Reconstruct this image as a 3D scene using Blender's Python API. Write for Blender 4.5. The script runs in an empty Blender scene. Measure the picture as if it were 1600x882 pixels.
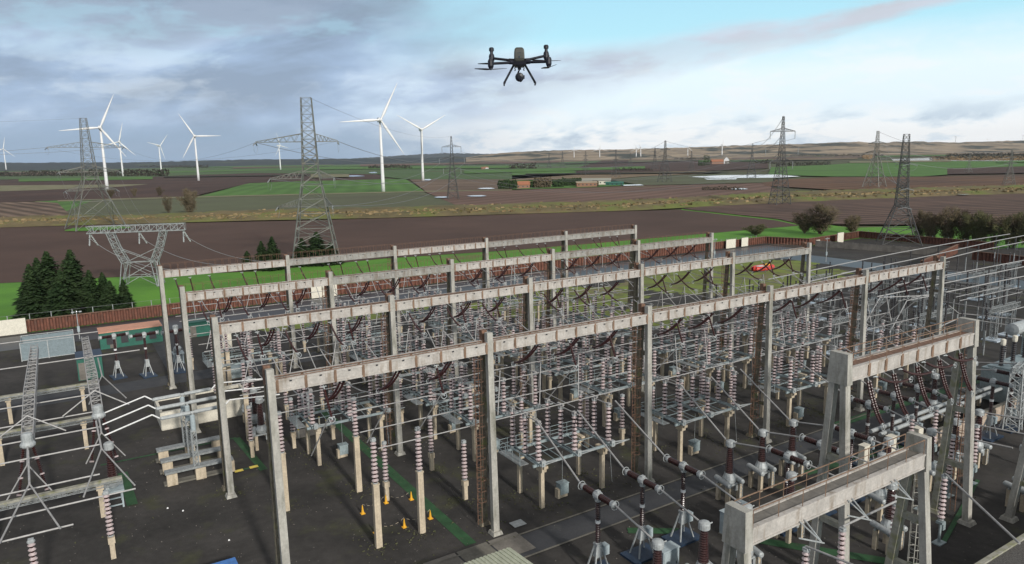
import bpy, math, random
from math import sin, cos, pi, radians as R
from mathutils import Vector, Matrix
rnd = random.Random(7)
scene = bpy.context.scene
COL = scene.collection

# ------------------------------------------------------------------ camera, world, sun, exposure
HC = 31.0                                     # camera height over the yard
F, PITCH, ROLL = 1120.5, 0.1729, -0.0186      # focal length in photo pixels (1600 wide)
_fw = Vector((0, cos(PITCH), -sin(PITCH))); _r0 = Vector((1, 0, 0)); _u0 = _r0.cross(_fw)
RT = cos(ROLL)*_r0 + sin(ROLL)*_u0; UPV = -sin(ROLL)*_r0 + cos(ROLL)*_u0
cam = bpy.data.cameras.new('camera'); co = bpy.data.objects.new('camera', cam); COL.objects.link(co)
m = Matrix((RT, UPV, -_fw)).transposed().to_4x4(); m.translation = (0, 0, HC); co.matrix_world = m
cam.sensor_width = 36; cam.lens = 36*F/1600; cam.clip_start = 0.1; cam.clip_end = 60000
scene.camera = co

SUN_EL, SUN_AZ = R(24), R(150)                # azimuth clockwise from +Y: behind and to the right
world = bpy.data.worlds.new('World'); scene.world = world; world.use_nodes = True
nt = world.node_tree; nt.nodes.clear()
def N(t, **k):
    n = nt.nodes.new(t)
    for a, b in k.items(): setattr(n, a, b)
    return n
def LK(a, b): nt.links.new(a, b)
def MTH(op, a, b=None, c=None, clamp=False):
    n = N('ShaderNodeMath', operation=op); n.use_clamp = clamp
    for i, v in enumerate((a, b, c)):
        if v is None: continue
        if isinstance(v, (int, float)): n.inputs[i].default_value = v
        else: LK(v, n.inputs[i])
    return n.outputs[0]
def RAMP(fac, stops, interp='LINEAR'):
    n = N('ShaderNodeValToRGB'); n.color_ramp.interpolation = interp
    el = n.color_ramp.elements
    el[0].position, el[0].color = stops[0][0], (*stops[0][1], 1)
    el[1].position, el[1].color = stops[-1][0], (*stops[-1][1], 1)
    for p, c in stops[1:-1]:
        e = el.new(p); e.color = (*c, 1)
    LK(fac, n.inputs[0]); return n.outputs[0]
def MIXC(f, a, b):
    n = N('ShaderNodeMix', data_type='RGBA')
    if isinstance(f, (int, float)): n.inputs[0].default_value = f
    else: LK(f, n.inputs[0])
    for i, v in ((6, a), (7, b)):
        if isinstance(v, tuple): n.inputs[i].default_value = (*v, 1)
        else: LK(v, n.inputs[i])
    return n.outputs[2]
tc = N('ShaderNodeTexCoord'); sep = N('ShaderNodeSeparateXYZ'); LK(tc.outputs['Generated'], sep.inputs[0])
X, Y, Z = sep.outputs
sky = N('ShaderNodeTexSky', sky_type='NISHITA', sun_disc=False, sun_elevation=SUN_EL, sun_rotation=SUN_AZ)
az = MTH('ARCTAN2', X, Y)                     # 0 ahead, + to the right
el = MTH('ARCSINE', Z)
def cloudnoise(ax, ay, off, detail, rough, dist=0.0, tilt=0.0, scale=1.0):
    a = MTH('MULTIPLY', az, ax); b = MTH('MULTIPLY', MTH('SUBTRACT', el, MTH('MULTIPLY', az, tilt)), ay)
    c = N('ShaderNodeCombineXYZ'); LK(a, c.inputs[0]); LK(b, c.inputs[1]); c.inputs[2].default_value = off
    n = N('ShaderNodeTexNoise'); n.inputs['Scale'].default_value = scale
    n.inputs['Detail'].default_value = detail; n.inputs['Roughness'].default_value = rough; n.inputs['Distortion'].default_value = dist
    LK(c.outputs[0], n.inputs['Vector']); return n.outputs['Fac']
def SS(v, lo, hi):
    n = N('ShaderNodeMapRange', interpolation_type='SMOOTHSTEP'); LK(v, n.inputs[0])
    n.inputs[1].default_value = lo; n.inputs[2].default_value = hi; return n.outputs[0]
n_big = cloudnoise(3.4, 10.0, 2.3, 7, 0.52, 0.25, 0.10)
n_band = cloudnoise(5.0, 17.0, 9.1, 8, 0.55, 0.3, 0.13)
n_fine = cloudnoise(9.0, 27.0, 5.5, 9, 0.58, 0.25, 0.03)
# the grey deck: thick to the left, a sloping band towards the upper right
deck_line = MTH('ADD', 0.100, MTH('MULTIPLY', az, 0.13))               # elevation of the band's middle
dist = MTH('ABSOLUTE', MTH('SUBTRACT', MTH('ADD', el, MTH('MULTIPLY', MTH('SUBTRACT', n_band, 0.5), 0.075)), deck_line))
wid = MTH('MAXIMUM', 0.014, MTH('SUBTRACT', 0.056, MTH('MULTIPLY', az, 0.085)))
band = MTH('MULTIPLY', MTH('SUBTRACT', 1.0, SS(MTH('DIVIDE', dist, wid), 0.1, 1.1)), MTH('ADD', 0.55, MTH('MULTIPLY', SS(n_fine, 0.38, 0.58), 0.42)))
left = MTH('SUBTRACT', 1.0, SS(MTH('ADD', az, MTH('MULTIPLY', MTH('SUBTRACT', n_big, 0.5), 0.5)), -0.24, 0.06))
deck = MTH('MAXIMUM', band, MTH('MULTIPLY', left, MTH('SUBTRACT', 0.98, MTH('MULTIPLY', SS(n_fine, 0.50, 0.66), 0.30))))
low = MTH('SUBTRACT', 1.0, SS(MTH('ADD', el, MTH('MULTIPLY', MTH('SUBTRACT', n_fine, 0.5), 0.05)), 0.022, 0.060))   # cumulus bank low in the sky
grey = RAMP(MTH('ADD', MTH('MULTIPLY', n_big, 0.55), MTH('MULTIPLY', n_band, 0.45)),
            [(0.41, (0.150, 0.190, 0.270)), (0.49, (0.27, 0.365, 0.53)), (0.57, (0.50, 0.62, 0.80))])
top_dark = MTH('MULTIPLY', SS(MTH('ADD', el, MTH('MULTIPLY', MTH('SUBTRACT', n_big, 0.5), 0.2)), 0.13, 0.20), 0.55)
grey1 = MIXC(top_dark, MIXC(0.35, grey, (0.46, 0.61, 0.83)), (0.185, 0.205, 0.255))
grey2 = MIXC(SS(az, -0.25, 0.35), grey1, MIXC(0.66, grey, (0.78, 0.80, 0.86)))
lowc = RAMP(n_fine, [(0.41, (0.47, 0.58, 0.71)), (0.485, (0.74, 0.83, 0.91)), (0.55, (1.0, 1.01, 1.01))])
lowc2 = MIXC(SS(az, -0.30, 0.10), (0.27, 0.39, 0.55), lowc)
clear = RAMP(el, [(0.0, (0.80, 0.90, 0.97)), (0.10, (0.80, 0.94, 1.02)), (0.155, (0.46, 0.80, 0.93)), (0.26, (0.36, 0.68, 0.88)), (0.42, (0.50, 0.50, 0.50))])
thin = MTH('MULTIPLY', SS(n_fine, 0.44, 0.62), MTH('SUBTRACT', 1.0, SS(el, 0.09, 0.16)))
clear2 = MIXC(MTH('MULTIPLY', thin, 0.75), clear, (0.88, 0.93, 0.96))
c1 = MIXC(deck, clear2, grey2)
c2a = MIXC(MTH('MULTIPLY', low, 0.85), c1, lowc2)
c2 = MIXC(SS(el, 0.26, 0.45), c2a, (0.42, 0.42, 0.425))  # unseen sky overhead greyed to cut blue from the ambient light
bg_s = N('ShaderNodeBackground'); bg_s.inputs[1].default_value = 0.08; LK(sky.outputs[0], bg_s.inputs[0])
bg_c = N('ShaderNodeBackground'); bg_c.inputs[1].default_value = 1.0; LK(c2, bg_c.inputs[0])
mx = N('ShaderNodeMixShader'); mx.inputs[0].default_value = 0.93
LK(bg_s.outputs[0], mx.inputs[1]); LK(bg_c.outputs[0], mx.inputs[2])
wo = N('ShaderNodeOutputWorld'); LK(mx.outputs[0], wo.inputs[0])

sl = bpy.data.lights.new('sun', 'SUN'); sl.energy = 3.0; sl.angle = R(4); sl.color = (1, 0.955, 0.89)
so = bpy.data.objects.new('sun', sl); COL.objects.link(so)
sd = Vector((sin(SUN_AZ)*cos(SUN_EL), cos(SUN_AZ)*cos(SUN_EL), sin(SUN_EL)))
so.rotation_euler = sd.to_track_quat('Z', 'Y').to_euler()
scene.view_settings.view_transform = 'Standard'; scene.view_settings.look = 'None'
scene.view_settings.exposure = 0.16; scene.view_settings.gamma = 1.0
scene.cycles.max_bounces = 5; scene.cycles.volume_bounces = 0

# ------------------------------------------------------------------ site grid and helpers
TH = 0.5606; GA = Vector((cos(TH), sin(TH), 0)); GB = Vector((-sin(TH), cos(TH), 0)); GO = Vector((-16.613, 46.88, 0))
BAY = 17.14; ROWV = [0.0, 19.76, 39.26, 59.07]; HT = 17.2
def UV(u, v, z=0.0): return GO + GA*u + GB*v + Vector((0, 0, z))
def G(px, py, z=0.0):                          # the real ground point seen at a photo pixel
    d = _fw + RT*((px-800)/F) - UPV*((py-441)/F)
    return Vector((0, 0, HC)) + d*((z-HC)/d.z)
def at_depth(px, py, depth):
    d = _fw + RT*((px-800)/F) - UPV*((py-441)/F)
    return Vector((0, 0, HC)) + d*depth

def mat(name, base, rough=0.7, metal=0.0, var=0.25, scale=2.0, base2=None, bump=0.0, bscale=20.0, stretch=(1, 1, 1),
        stain=None, stain_lo=0.55, stain_hi=0.7, stain_scale=0.7, stain_stretch=(1, 1, 1), spec=0.5, coat=0.0, world=False, grain=0.14, gscale=6.0):
    mt = bpy.data.materials.new(name); mt.use_nodes = True
    t = mt.node_tree; b = t.nodes['Principled BSDF']; L = t.links.new
    b.inputs['Roughness'].default_value = rough; b.inputs['Metallic'].default_value = metal
    b.inputs['Specular IOR Level'].default_value = spec; b.inputs['Coat Weight'].default_value = coat
    if world:
        src = t.nodes.new('ShaderNodeNewGeometry').outputs['Position']
    else:
        src = t.nodes.new('ShaderNodeTexCoord').outputs['Object']
    oi = t.nodes.new('ShaderNodeObjectInfo')
    def noise(sc, st, det=6):
        mp = t.nodes.new('ShaderNodeMapping'); mp.inputs['Scale'].default_value = st; L(src, mp.inputs[0])
        ad = t.nodes.new('ShaderNodeVectorMath'); ad.operation = 'ADD'
        if not world:
            cb = t.nodes.new('ShaderNodeCombineXYZ'); ml = t.nodes.new('ShaderNodeMath'); ml.operation = 'MULTIPLY'
            L(oi.outputs['Random'], ml.inputs[0]); ml.inputs[1].default_value = 50; L(ml.outputs[0], cb.inputs[0])
            L(cb.outputs[0], ad.inputs[1])
        L(mp.outputs[0], ad.inputs[0])
        n = t.nodes.new('ShaderNodeTexNoise'); n.inputs['Scale'].default_value = sc; n.inputs['Detail'].default_value = det
        n.inputs['Roughness'].default_value = 0.62; L(ad.outputs[0], n.inputs['Vector']); return n.outputs['Fac']
    b2 = base2 or tuple(max(0, c*(1-var)) for c in base); b1 = base if base2 else tuple(min(1, c*(1+var)) for c in base)
    rp = t.nodes.new('ShaderNodeValToRGB'); e = rp.color_ramp.elements
    e[0].position, e[0].color = 0.35, (*b2, 1); e[1].position, e[1].color = 0.65, (*b1, 1)
    L(noise(scale, stretch), rp.inputs[0]); out = rp.outputs[0]
    if stain:
        rs = t.nodes.new('ShaderNodeValToRGB'); e = rs.color_ramp.elements
        e[0].position, e[0].color = stain_lo, (0, 0, 0, 1); e[1].position, e[1].color = stain_hi, (1, 1, 1, 1)
        L(noise(stain_scale, stain_stretch), rs.inputs[0])
        mxn = t.nodes.new('ShaderNodeMix'); mxn.data_type = 'RGBA'
        L(rs.outputs[0], mxn.inputs[0]); L(out, mxn.inputs[6]); mxn.inputs[7].default_value = (*stain, 1); out = mxn.outputs[2]
    fr = t.nodes.new('ShaderNodeMapRange'); fr.inputs[1].default_value = .3; fr.inputs[2].default_value = .7; fr.inputs[3].default_value = 1-grain; fr.inputs[4].default_value = 1+grain
    L(noise(gscale, (1, 1, 1), 5), fr.inputs[0]); mg = t.nodes.new('ShaderNodeMix'); mg.data_type = 'RGBA'; mg.blend_type = 'MULTIPLY'; mg.inputs[0].default_value = 1
    L(out, mg.inputs[6]); L(fr.outputs[0], mg.inputs[7]); L(mg.outputs[2], b.inputs['Base Color'])
    if bump:
        bp = t.nodes.new('ShaderNodeBump'); bp.inputs['Strength'].default_value = bump; bp.inputs['Distance'].default_value = 0.05
        L(noise(bscale, (1, 1, 1), 4), bp.inputs['Height']); L(bp.outputs[0], b.inputs['Normal'])
    return mt
M = {}
M['concrete'] = mat('concrete', (0.38, 0.365, 0.325), 0.85, var=0.18, scale=1.5, stretch=(1, 1, 0.35), bump=0.3, stain=(0.17, 0.165, 0.13), stain_scale=1.1, stain_stretch=(1.2, 1.2, 0.25), stain_lo=0.5, stain_hi=0.72)
M['beam2'] = mat('dull_beam_concrete', (0.30, 0.29, 0.265), 0.85, var=0.2, scale=1.2, bump=0.3, stain=(0.19, 0.155, 0.12), stain_scale=1.3, stain_stretch=(1.3, 1, 0.2), stain_lo=0.5, stain_hi=0.7)
M['beam'] = mat('beam_concrete', (0.44, 0.41, 0.375), 0.85, var=0.14, scale=1.2, bump=0.3, stain=(0.25, 0.20, 0.15), stain_scale=1.3, stain_stretch=(1.3, 1, 0.2), stain_lo=0.53, stain_hi=0.72)
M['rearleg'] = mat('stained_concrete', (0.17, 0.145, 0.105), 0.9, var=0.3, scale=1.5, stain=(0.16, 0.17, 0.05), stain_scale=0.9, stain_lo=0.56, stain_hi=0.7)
M['mossy'] = mat('mossy_concrete', (0.30, 0.29, 0.24), 0.9, var=0.2, scale=2, stain=(0.20, 0.20, 0.10), stain_scale=1.5, stain_lo=0.5, stain_hi=0.66)
M['rust'] = mat('rust', (0.17, 0.095, 0.062), 0.85, var=0.35, scale=4)
M['ruststain'] = mat('rust_stain', (0.21, 0.135, 0.09), 0.9, var=0.3, scale=3, stretch=(1, 1, 0.4))
M['post'] = mat('post_concrete', (0.50, 0.42, 0.31), 0.85, var=0.14, scale=2, stretch=(1, 1, 0.3), stain=(0.30, 0.24, 0.16), stain_scale=1.5, stain_stretch=(1, 1, 0.4), stain_lo=0.55, stain_hi=0.72)
M['steel'] = mat('galvanised_steel', (0.28, 0.295, 0.295), 0.55, metal=0.25, var=0.2, scale=3)
M['paint'] = mat('grey_paint', (0.27, 0.325, 0.335), 0.5, var=0.1, scale=3, stain=(0.3, 0.3, 0.27), stain_lo=0.6, stain_hi=0.75)
M['cast'] = mat('cast_aluminium', (0.38, 0.40, 0.40), 0.5, metal=0.1, var=0.12, scale=4)
M['tube'] = mat('aluminium_tube', (0.38, 0.37, 0.36), 0.5, metal=0.15, var=0.12, scale=2)
M['wire'] = mat('dull_wire', (0.22, 0.22, 0.23), 0.6, metal=0.2, var=0.1)
M['porc'] = mat('brown_porcelain', (0.036, 0.013, 0.012), 0.22, var=0.25, scale=3, spec=0.6)
M['string'] = mat('string_porcelain', (0.042, 0.012, 0.011), 0.3, var=0.25, scale=3, spec=0.6)
M['cap'] = mat('collar_and_glaze_glint', (0.48, 0.39, 0.385), 0.5, var=0.15, scale=5)  # pale tone: sky glint painted on shed tops; also boom insulator collars
M['black'] = mat('black_porcelain', (0.028, 0.024, 0.026), 0.3, var=0.25)
M['pylon'] = mat('pylon_steel', (0.175, 0.18, 0.162), 0.6, metal=0.2, var=0.2, scale=0.4, stain=(0.18, 0.16, 0.13), stain_scale=0.25, stain_lo=0.5, stain_hi=0.65)
M['pylondark'] = mat('dark_pylon_steel', (0.085, 0.085, 0.082), 0.7, metal=0.1, var=0.2, scale=0.3)
M['white'] = mat('white_paint', (0.74, 0.74, 0.73), 0.4, var=0.04, scale=0.5)
M['nacdark'] = mat('dark_vent', (0.03, 0.03, 0.035), 0.6)
M['pile'] = mat('rusty_sheet_pile', (0.155, 0.062, 0.040), 0.85, var=0.3, scale=1.2, stain=(0.10, 0.05, 0.035), stain_scale=2.5, stain_stretch=(1, 1, 0.3), stain_lo=0.5, stain_hi=0.62)
M['cream'] = mat('cream_panel', (0.66, 0.62, 0.52), 0.7, var=0.06)
M['gravel'] = mat('yard_gravel', (0.064, 0.059, 0.055), 0.95, base2=(0.036, 0.034, 0.032), scale=0.13, bump=0.6, bscale=5, stain=(0.066, 0.068, 0.036), stain_scale=0.20, stain_lo=0.56, stain_hi=0.70, world=True, spec=0.25, grain=0.16, gscale=1.3)
M['road'] = mat('yard_asphalt', (0.062, 0.063, 0.067), 0.8, base2=(0.042, 0.044, 0.050), scale=0.35, bump=0.2, bscale=12, stain=(0.085, 0.085, 0.08), stain_scale=0.5, stain_lo=0.58, stain_hi=0.7, world=True, spec=0.4)
M['wetroad'] = mat('wet_asphalt', (0.055, 0.060, 0.068), 0.42, base2=(0.035, 0.040, 0.05), scale=0.1, world=True, spec=0.6)
M['kerb'] = mat('kerb_concrete', (0.16, 0.15, 0.125), 0.9, var=0.2, scale=1, world=True)
M['greenpaint'] = mat('green_walkway', (0.028, 0.10, 0.035), 0.8, base2=(0.018, 0.06, 0.022), scale=0.9, stain=(0.07, 0.065, 0.045), stain_scale=1.6, stain_lo=0.60, stain_hi=0.72, world=True)
M['slab'] = mat('paving_slab', (0.17, 0.155, 0.135), 0.85, var=0.25, scale=0.6, world=True)
M['yardgrass'] = mat('yard_grass', (0.20, 0.26, 0.055), 0.95, base2=(0.13, 0.135, 0.065), scale=0.22, stain=(0.19, 0.16, 0.10), stain_scale=0.12, stain_lo=0.52, stain_hi=0.64, world=True, spec=0.1)
M['cone'] = mat('cone_orange', (0.80, 0.42, 0.03), 0.5, var=0.06)
M['yellow'] = mat('yellow_paint', (0.72, 0.56, 0.10), 0.6, var=0.1)
M['dkgreen'] = mat('green_cabinet', (0.02, 0.12, 0.085), 0.5, var=0.15, scale=1)
M['salmon'] = mat('salmon_roof', (0.55, 0.28, 0.19), 0.8, var=0.1, scale=1)
M['bluebox'] = mat('pale_grey_cabinet', (0.36, 0.42, 0.44), 0.5, var=0.06)
M['blue'] = mat('blue_sheet', (0.06, 0.19, 0.50), 0.5, var=0.15)
M['dkblue'] = mat('dark_blue_plate', (0.02, 0.04, 0.075), 0.5, var=0.2)
M['red'] = mat('red_paint', (0.60, 0.05, 0.035), 0.5, var=0.1)
M['pad'] = mat('wet_pad_sky_sheen', (0.50, 0.56, 0.62), 0.3, var=0.2, scale=1)  # wet concrete with the pale sky reflection painted into its colour
M['glass'] = mat('clear_panel', (0.22, 0.27, 0.29), 0.2, var=0.1)
M['drone'] = mat('drone_plastic', (0.010, 0.010, 0.018), 0.45, var=0.15, scale=8)
M['dronegrey'] = mat('drone_shell', (0.050, 0.052, 0.045), 0.5, var=0.15, scale=8)
M['lens'] = mat('lens_glass', (0.01, 0.01, 0.02), 0.08, spec=0.9)

class MB:
    """collects geometry, builds one mesh object"""
    def __init__(s): s.v = []; s.f = []; s.mi = []; s.sm = []; s.m = 0
    def mat(s, i): s.m = i; return s
    def add(s, vs, fs, smooth=False):
        o = len(s.v); s.v += [tuple(x) for x in vs]
        for f in fs: s.f.append(tuple(i+o for i in f)); s.mi.append(s.m); s.sm.append(smooth)
        return s
    def box(s, c, d, rz=0.0, top=1.0):
        cx, cy, cz = c; x, y, z = d[0]/2, d[1]/2, d[2]/2; ca, sa = cos(rz), sin(rz); vs = []
        for sz in (-1, 1):
            k = top if sz > 0 else 1
            for sx, sy in ((-1, -1), (1, -1), (1, 1), (-1, 1)):
                a, b = sx*x*k, sy*y*k; vs.append((cx+a*ca-b*sa, cy+a*sa+b*ca, cz+sz*z))
        return s.add(vs, [(0, 3, 2, 1), (4, 5, 6, 7), (0, 1, 5, 4), (1, 2, 6, 5), (2, 3, 7, 6), (3, 0, 4, 7)])
    def tube(s, p, q, r, n=6, r2=None, caps=True, smooth=True):
        p, q = Vector(p), Vector(q); d = q-p
        if d.length < 1e-6: return s
        d.normalize(); a = d.orthogonal().normalized() if abs(d.z) > 0.99 else d.cross(Vector((0, 0, 1))).normalized()
        b = d.cross(a); r2 = r if r2 is None else r2; vs = []
        for c, rr in ((p, r), (q, r2)):
            for i in range(n):
                t = 2*pi*(i+0.5)/n; vs.append(c+(a*cos(t)+b*sin(t))*rr)
        s.add(vs, [(i, (i+1) % n, n+(i+1) % n, n+i) for i in range(n)], smooth and n > 4)
        if caps: s.add(vs[:n], [tuple(range(n))[::-1]]); s.add(vs[n:], [tuple(range(n))])
        return s
    def bar(s, p, q, w, h=None, w2=None):        # rectangular bar, h measured near vertical
        p, q = Vector(p), Vector(q); h = h or w; d = (q-p).normalized()
        a = Vector((1, 0, 0)) if abs(d.z) > 0.95 else d.cross(Vector((0, 0, 1))).normalized(); b = a.cross(d).normalized()
        vs = []
        for c, k in ((p, 1.0), (q, (w2 or w)/w)):
            for x, y in ((-1, -1), (1, -1), (1, 1), (-1, 1)): vs.append(c+a*x*w/2*k+b*y*h/2*k)
        return s.add(vs, [(0, 1, 2, 3), (7, 6, 5, 4), (0, 4, 5, 1), (1, 5, 6, 2), (2, 6, 7, 3), (3, 7, 4, 0)])
    def lathe(s, prof, n=10, org=(0, 0, 0), ax=(0, 0, 1), mats=None):
        ax = Vector(ax).normalized(); a = ax.orthogonal().normalized(); b = ax.cross(a); org = Vector(org)
        vs = [org+ax*z+(a*cos(2*pi*i/n)+b*sin(2*pi*i/n))*r for r, z in prof for i in range(n)]
        o = len(s.v); s.v += [tuple(x) for x in vs]
        for k in range(len(prof)-1):
            for i in range(n):
                j = (i+1) % n
                s.f.append((o+k*n+i, o+k*n+j, o+(k+1)*n+j, o+(k+1)*n+i)); s.mi.append(mats[k] if mats else s.m); s.sm.append(False)
        s.f.append(tuple(o+i for i in range(n))[::-1]); s.mi.append(mats[0] if mats else s.m); s.sm.append(False)
        s.f.append(tuple(o+(len(prof)-1)*n+i for i in range(n))); s.mi.append(mats[-1] if mats else s.m); s.sm.append(False)
        return s
    def path(s, pts, r, n=5):
        for i in range(len(pts)-1): s.tube(pts[i], pts[i+1], r, n, caps=i in (0, len(pts)-2))
        return s
    def quad(s, a, b, c, d): return s.add([a, b, c, d], [(0, 1, 2, 3)])
    def lattice(s, p, q, w0, w1, n, r=0.05, rb=0.03, sides=4):
        p, q = Vector(p), Vector(q); d = (q-p).normalized()
        a = Vector((1, 0, 0)) if abs(d.z) > 0.95 else d.cross(Vector((0, 0, 1))).normalized(); b = a.cross(d).normalized()
        cs = ((-1, -1), (1, -1), (1, 1), (-1, 1))
        def P(k, t):
            w = w0+(w1-w0)*t; return p+(q-p)*t+a*cs[k][0]*w/2+b*cs[k][1]*w/2
        for k in range(4):
            s.tube(P(k, 0), P(k, 1), r, sides, caps=False)
            for i in range(n):
                t0, t1 = i/n, (i+1)/n; k2 = (k+1) % 4
                s.tube(P(k, t0), P(k2, t1), rb, 3, caps=False)
                if i % 2 == 0: s.tube(P(k2, t0), P(k, t1), rb, 3, caps=False)
                s.tube(P(k, t1), P(k2, t1), rb, 3, caps=False)
        return s
    def mesh(s, name, mats):
        me = bpy.data.meshes.new(name); me.from_pydata(s.v, [], s.f)
        for x in (mats if isinstance(mats, (list, tuple)) else [mats]): me.materials.append(x)
        me.polygons.foreach_set('material_index', s.mi); me.polygons.foreach_set('use_smooth', s.sm); me.update(); return me
    def build(s, name, mats, parent=None): return obj(name, s.mesh(name, mats), parent)

def obj(name, me, parent=None, loc=None, rz=None):
    o = bpy.data.objects.new(name, me); COL.objects.link(o)
    if parent: o.parent = parent
    if loc is not None: o.location = loc
    if rz is not None: o.rotation_euler = (0, 0, rz)
    return o
def tag(o, label, cat, group=None):
    o['label'] = label; o['category'] = cat
    if group: o['group'] = group
    return o
def thing(name, label, cat, loc, rz=0.0, group=None):
    o = bpy.data.objects.new(name, None); COL.objects.link(o); o.empty_display_size = 0.3
    o.location = loc; o.rotation_euler = (0, 0, rz); return tag(o, label, cat, group)
def copy_tree(o, parent=None):
    c = o.copy(); COL.objects.link(c); c.parent = parent
    for ch in KIDS.get(o.name, []): copy_tree(ch, c)
    return c
KIDS = {}
def freeze(o):
    ks = [c for c in COL.objects if c.parent == o]; KIDS[o.name] = ks
    for k in ks: freeze(k)
    return o
PROTO = {}
def place(kind, builder, u, v, label, cat, group=None, z=0.0, rz=0.0):
    """first use builds the thing, later uses copy it"""
    if kind not in PROTO:
        o = builder(); freeze(o); PROTO[kind] = o
    else: o = copy_tree(PROTO[kind])
    o.location = UV(u, v, z); o.rotation_euler = (0, 0, TH+rz)
    for k in ('label', 'category', 'group'):
        if k in o: del o[k]
    return tag(o, label, cat, group)
def structure(o): o['kind'] = 'structure'; return o
def root(name):
    o = bpy.data.objects.new(name, None); COL.objects.link(o); o.empty_display_size = 0.3; return o
ROWN = ['nearest', 'second', 'third', 'farthest']
BAYN = ['leftmost', 'second', 'middle', 'fourth', 'rightmost']
ORD = ['first', 'second', 'third', 'fourth', 'fifth', 'sixth', 'seventh', 'eighth', 'ninth', 'tenth']
#SECTION
# ------------------------------------------------------------------ ground, fields, roads
def pxy(P):
    d = Vector(P)-Vector((0, 0, HC)); z = d.dot(_fw); return 800+F*d.dot(RT)/z, 441-F*d.dot(UPV)/z
def height_at(bx, by, ty):
    q = G(bx, by); lo, hi = 0.0, 150.0
    for _ in range(40):
        mid = (lo+hi)/2
        if pxy(q+Vector((0, 0, mid)))[1] > ty: lo = mid
        else: hi = mid
    return lo
def sheet(name, mt, pts, z):
    b = MB(); b.add([(p[0], p[1], z) for p in pts], [tuple(range(len(pts)))])
    o = b.build(name, mt); me = o.data
    if me.polygons[0].normal.z < 0: me.flip_normals()
    return structure(o)
def field(name, mt, px, z): return sheet(name, mt, [G(x, y) for x, y in px], z)
def strip(name, mt, u0, u1, v0, v1, z): return sheet(name, mt, [UV(u0, v0), UV(u1, v0), UV(u1, v1), UV(u0, v1)], z)

def fieldmat(name, c1, c2, sc=0.02, rowdir=None, rowsp=3.0, rowamt=0.25, patch=None, plo=0.55, phi=0.66, psc=0.006, bump=0.0):
    mt = mat(name, c1, 0.95, base2=c2, scale=sc, stretch=(1, 1, 1), stain=patch, stain_lo=plo, stain_hi=phi, stain_scale=psc, world=True, spec=0.15, bump=bump, bscale=1.5)
    if rowdir is not None:
        t = mt.node_tree; b = t.nodes['Principled BSDF']; L = t.links.new
        src = b.inputs['Base Color'].links[0].from_socket
        g = t.nodes.new('ShaderNodeNewGeometry'); mp = t.nodes.new('ShaderNodeMapping'); mp.inputs['Rotation'].default_value = (0, 0, -rowdir)
        L(g.outputs['Position'], mp.inputs[0])
        wv = t.nodes.new('ShaderNodeTexWave'); wv.bands_direction = 'Y'; wv.inputs['Scale'].default_value = 0.314/rowsp; wv.inputs['Distortion'].default_value = 1.2
        wv.inputs['Detail'].default_value = 3; wv.inputs['Detail Scale'].default_value = 0.6
        L(mp.outputs[0], wv.inputs[0])
        mr = t.nodes.new('ShaderNodeMapRange'); mr.inputs[3].default_value = 1-rowamt; mr.inputs[4].default_value = 1+rowamt*0.5; L(wv.outputs['Fac'], mr.inputs[0])
        mm = t.nodes.new('ShaderNodeMix'); mm.data_type = 'RGBA'; mm.blend_type = 'MULTIPLY'; mm.inputs[0].default_value = 1
        L(src, mm.inputs[6]); L(mr.outputs[0], mm.inputs[7]); L(mm.outputs[2], b.inputs['Base Color'])
    return mt
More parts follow.
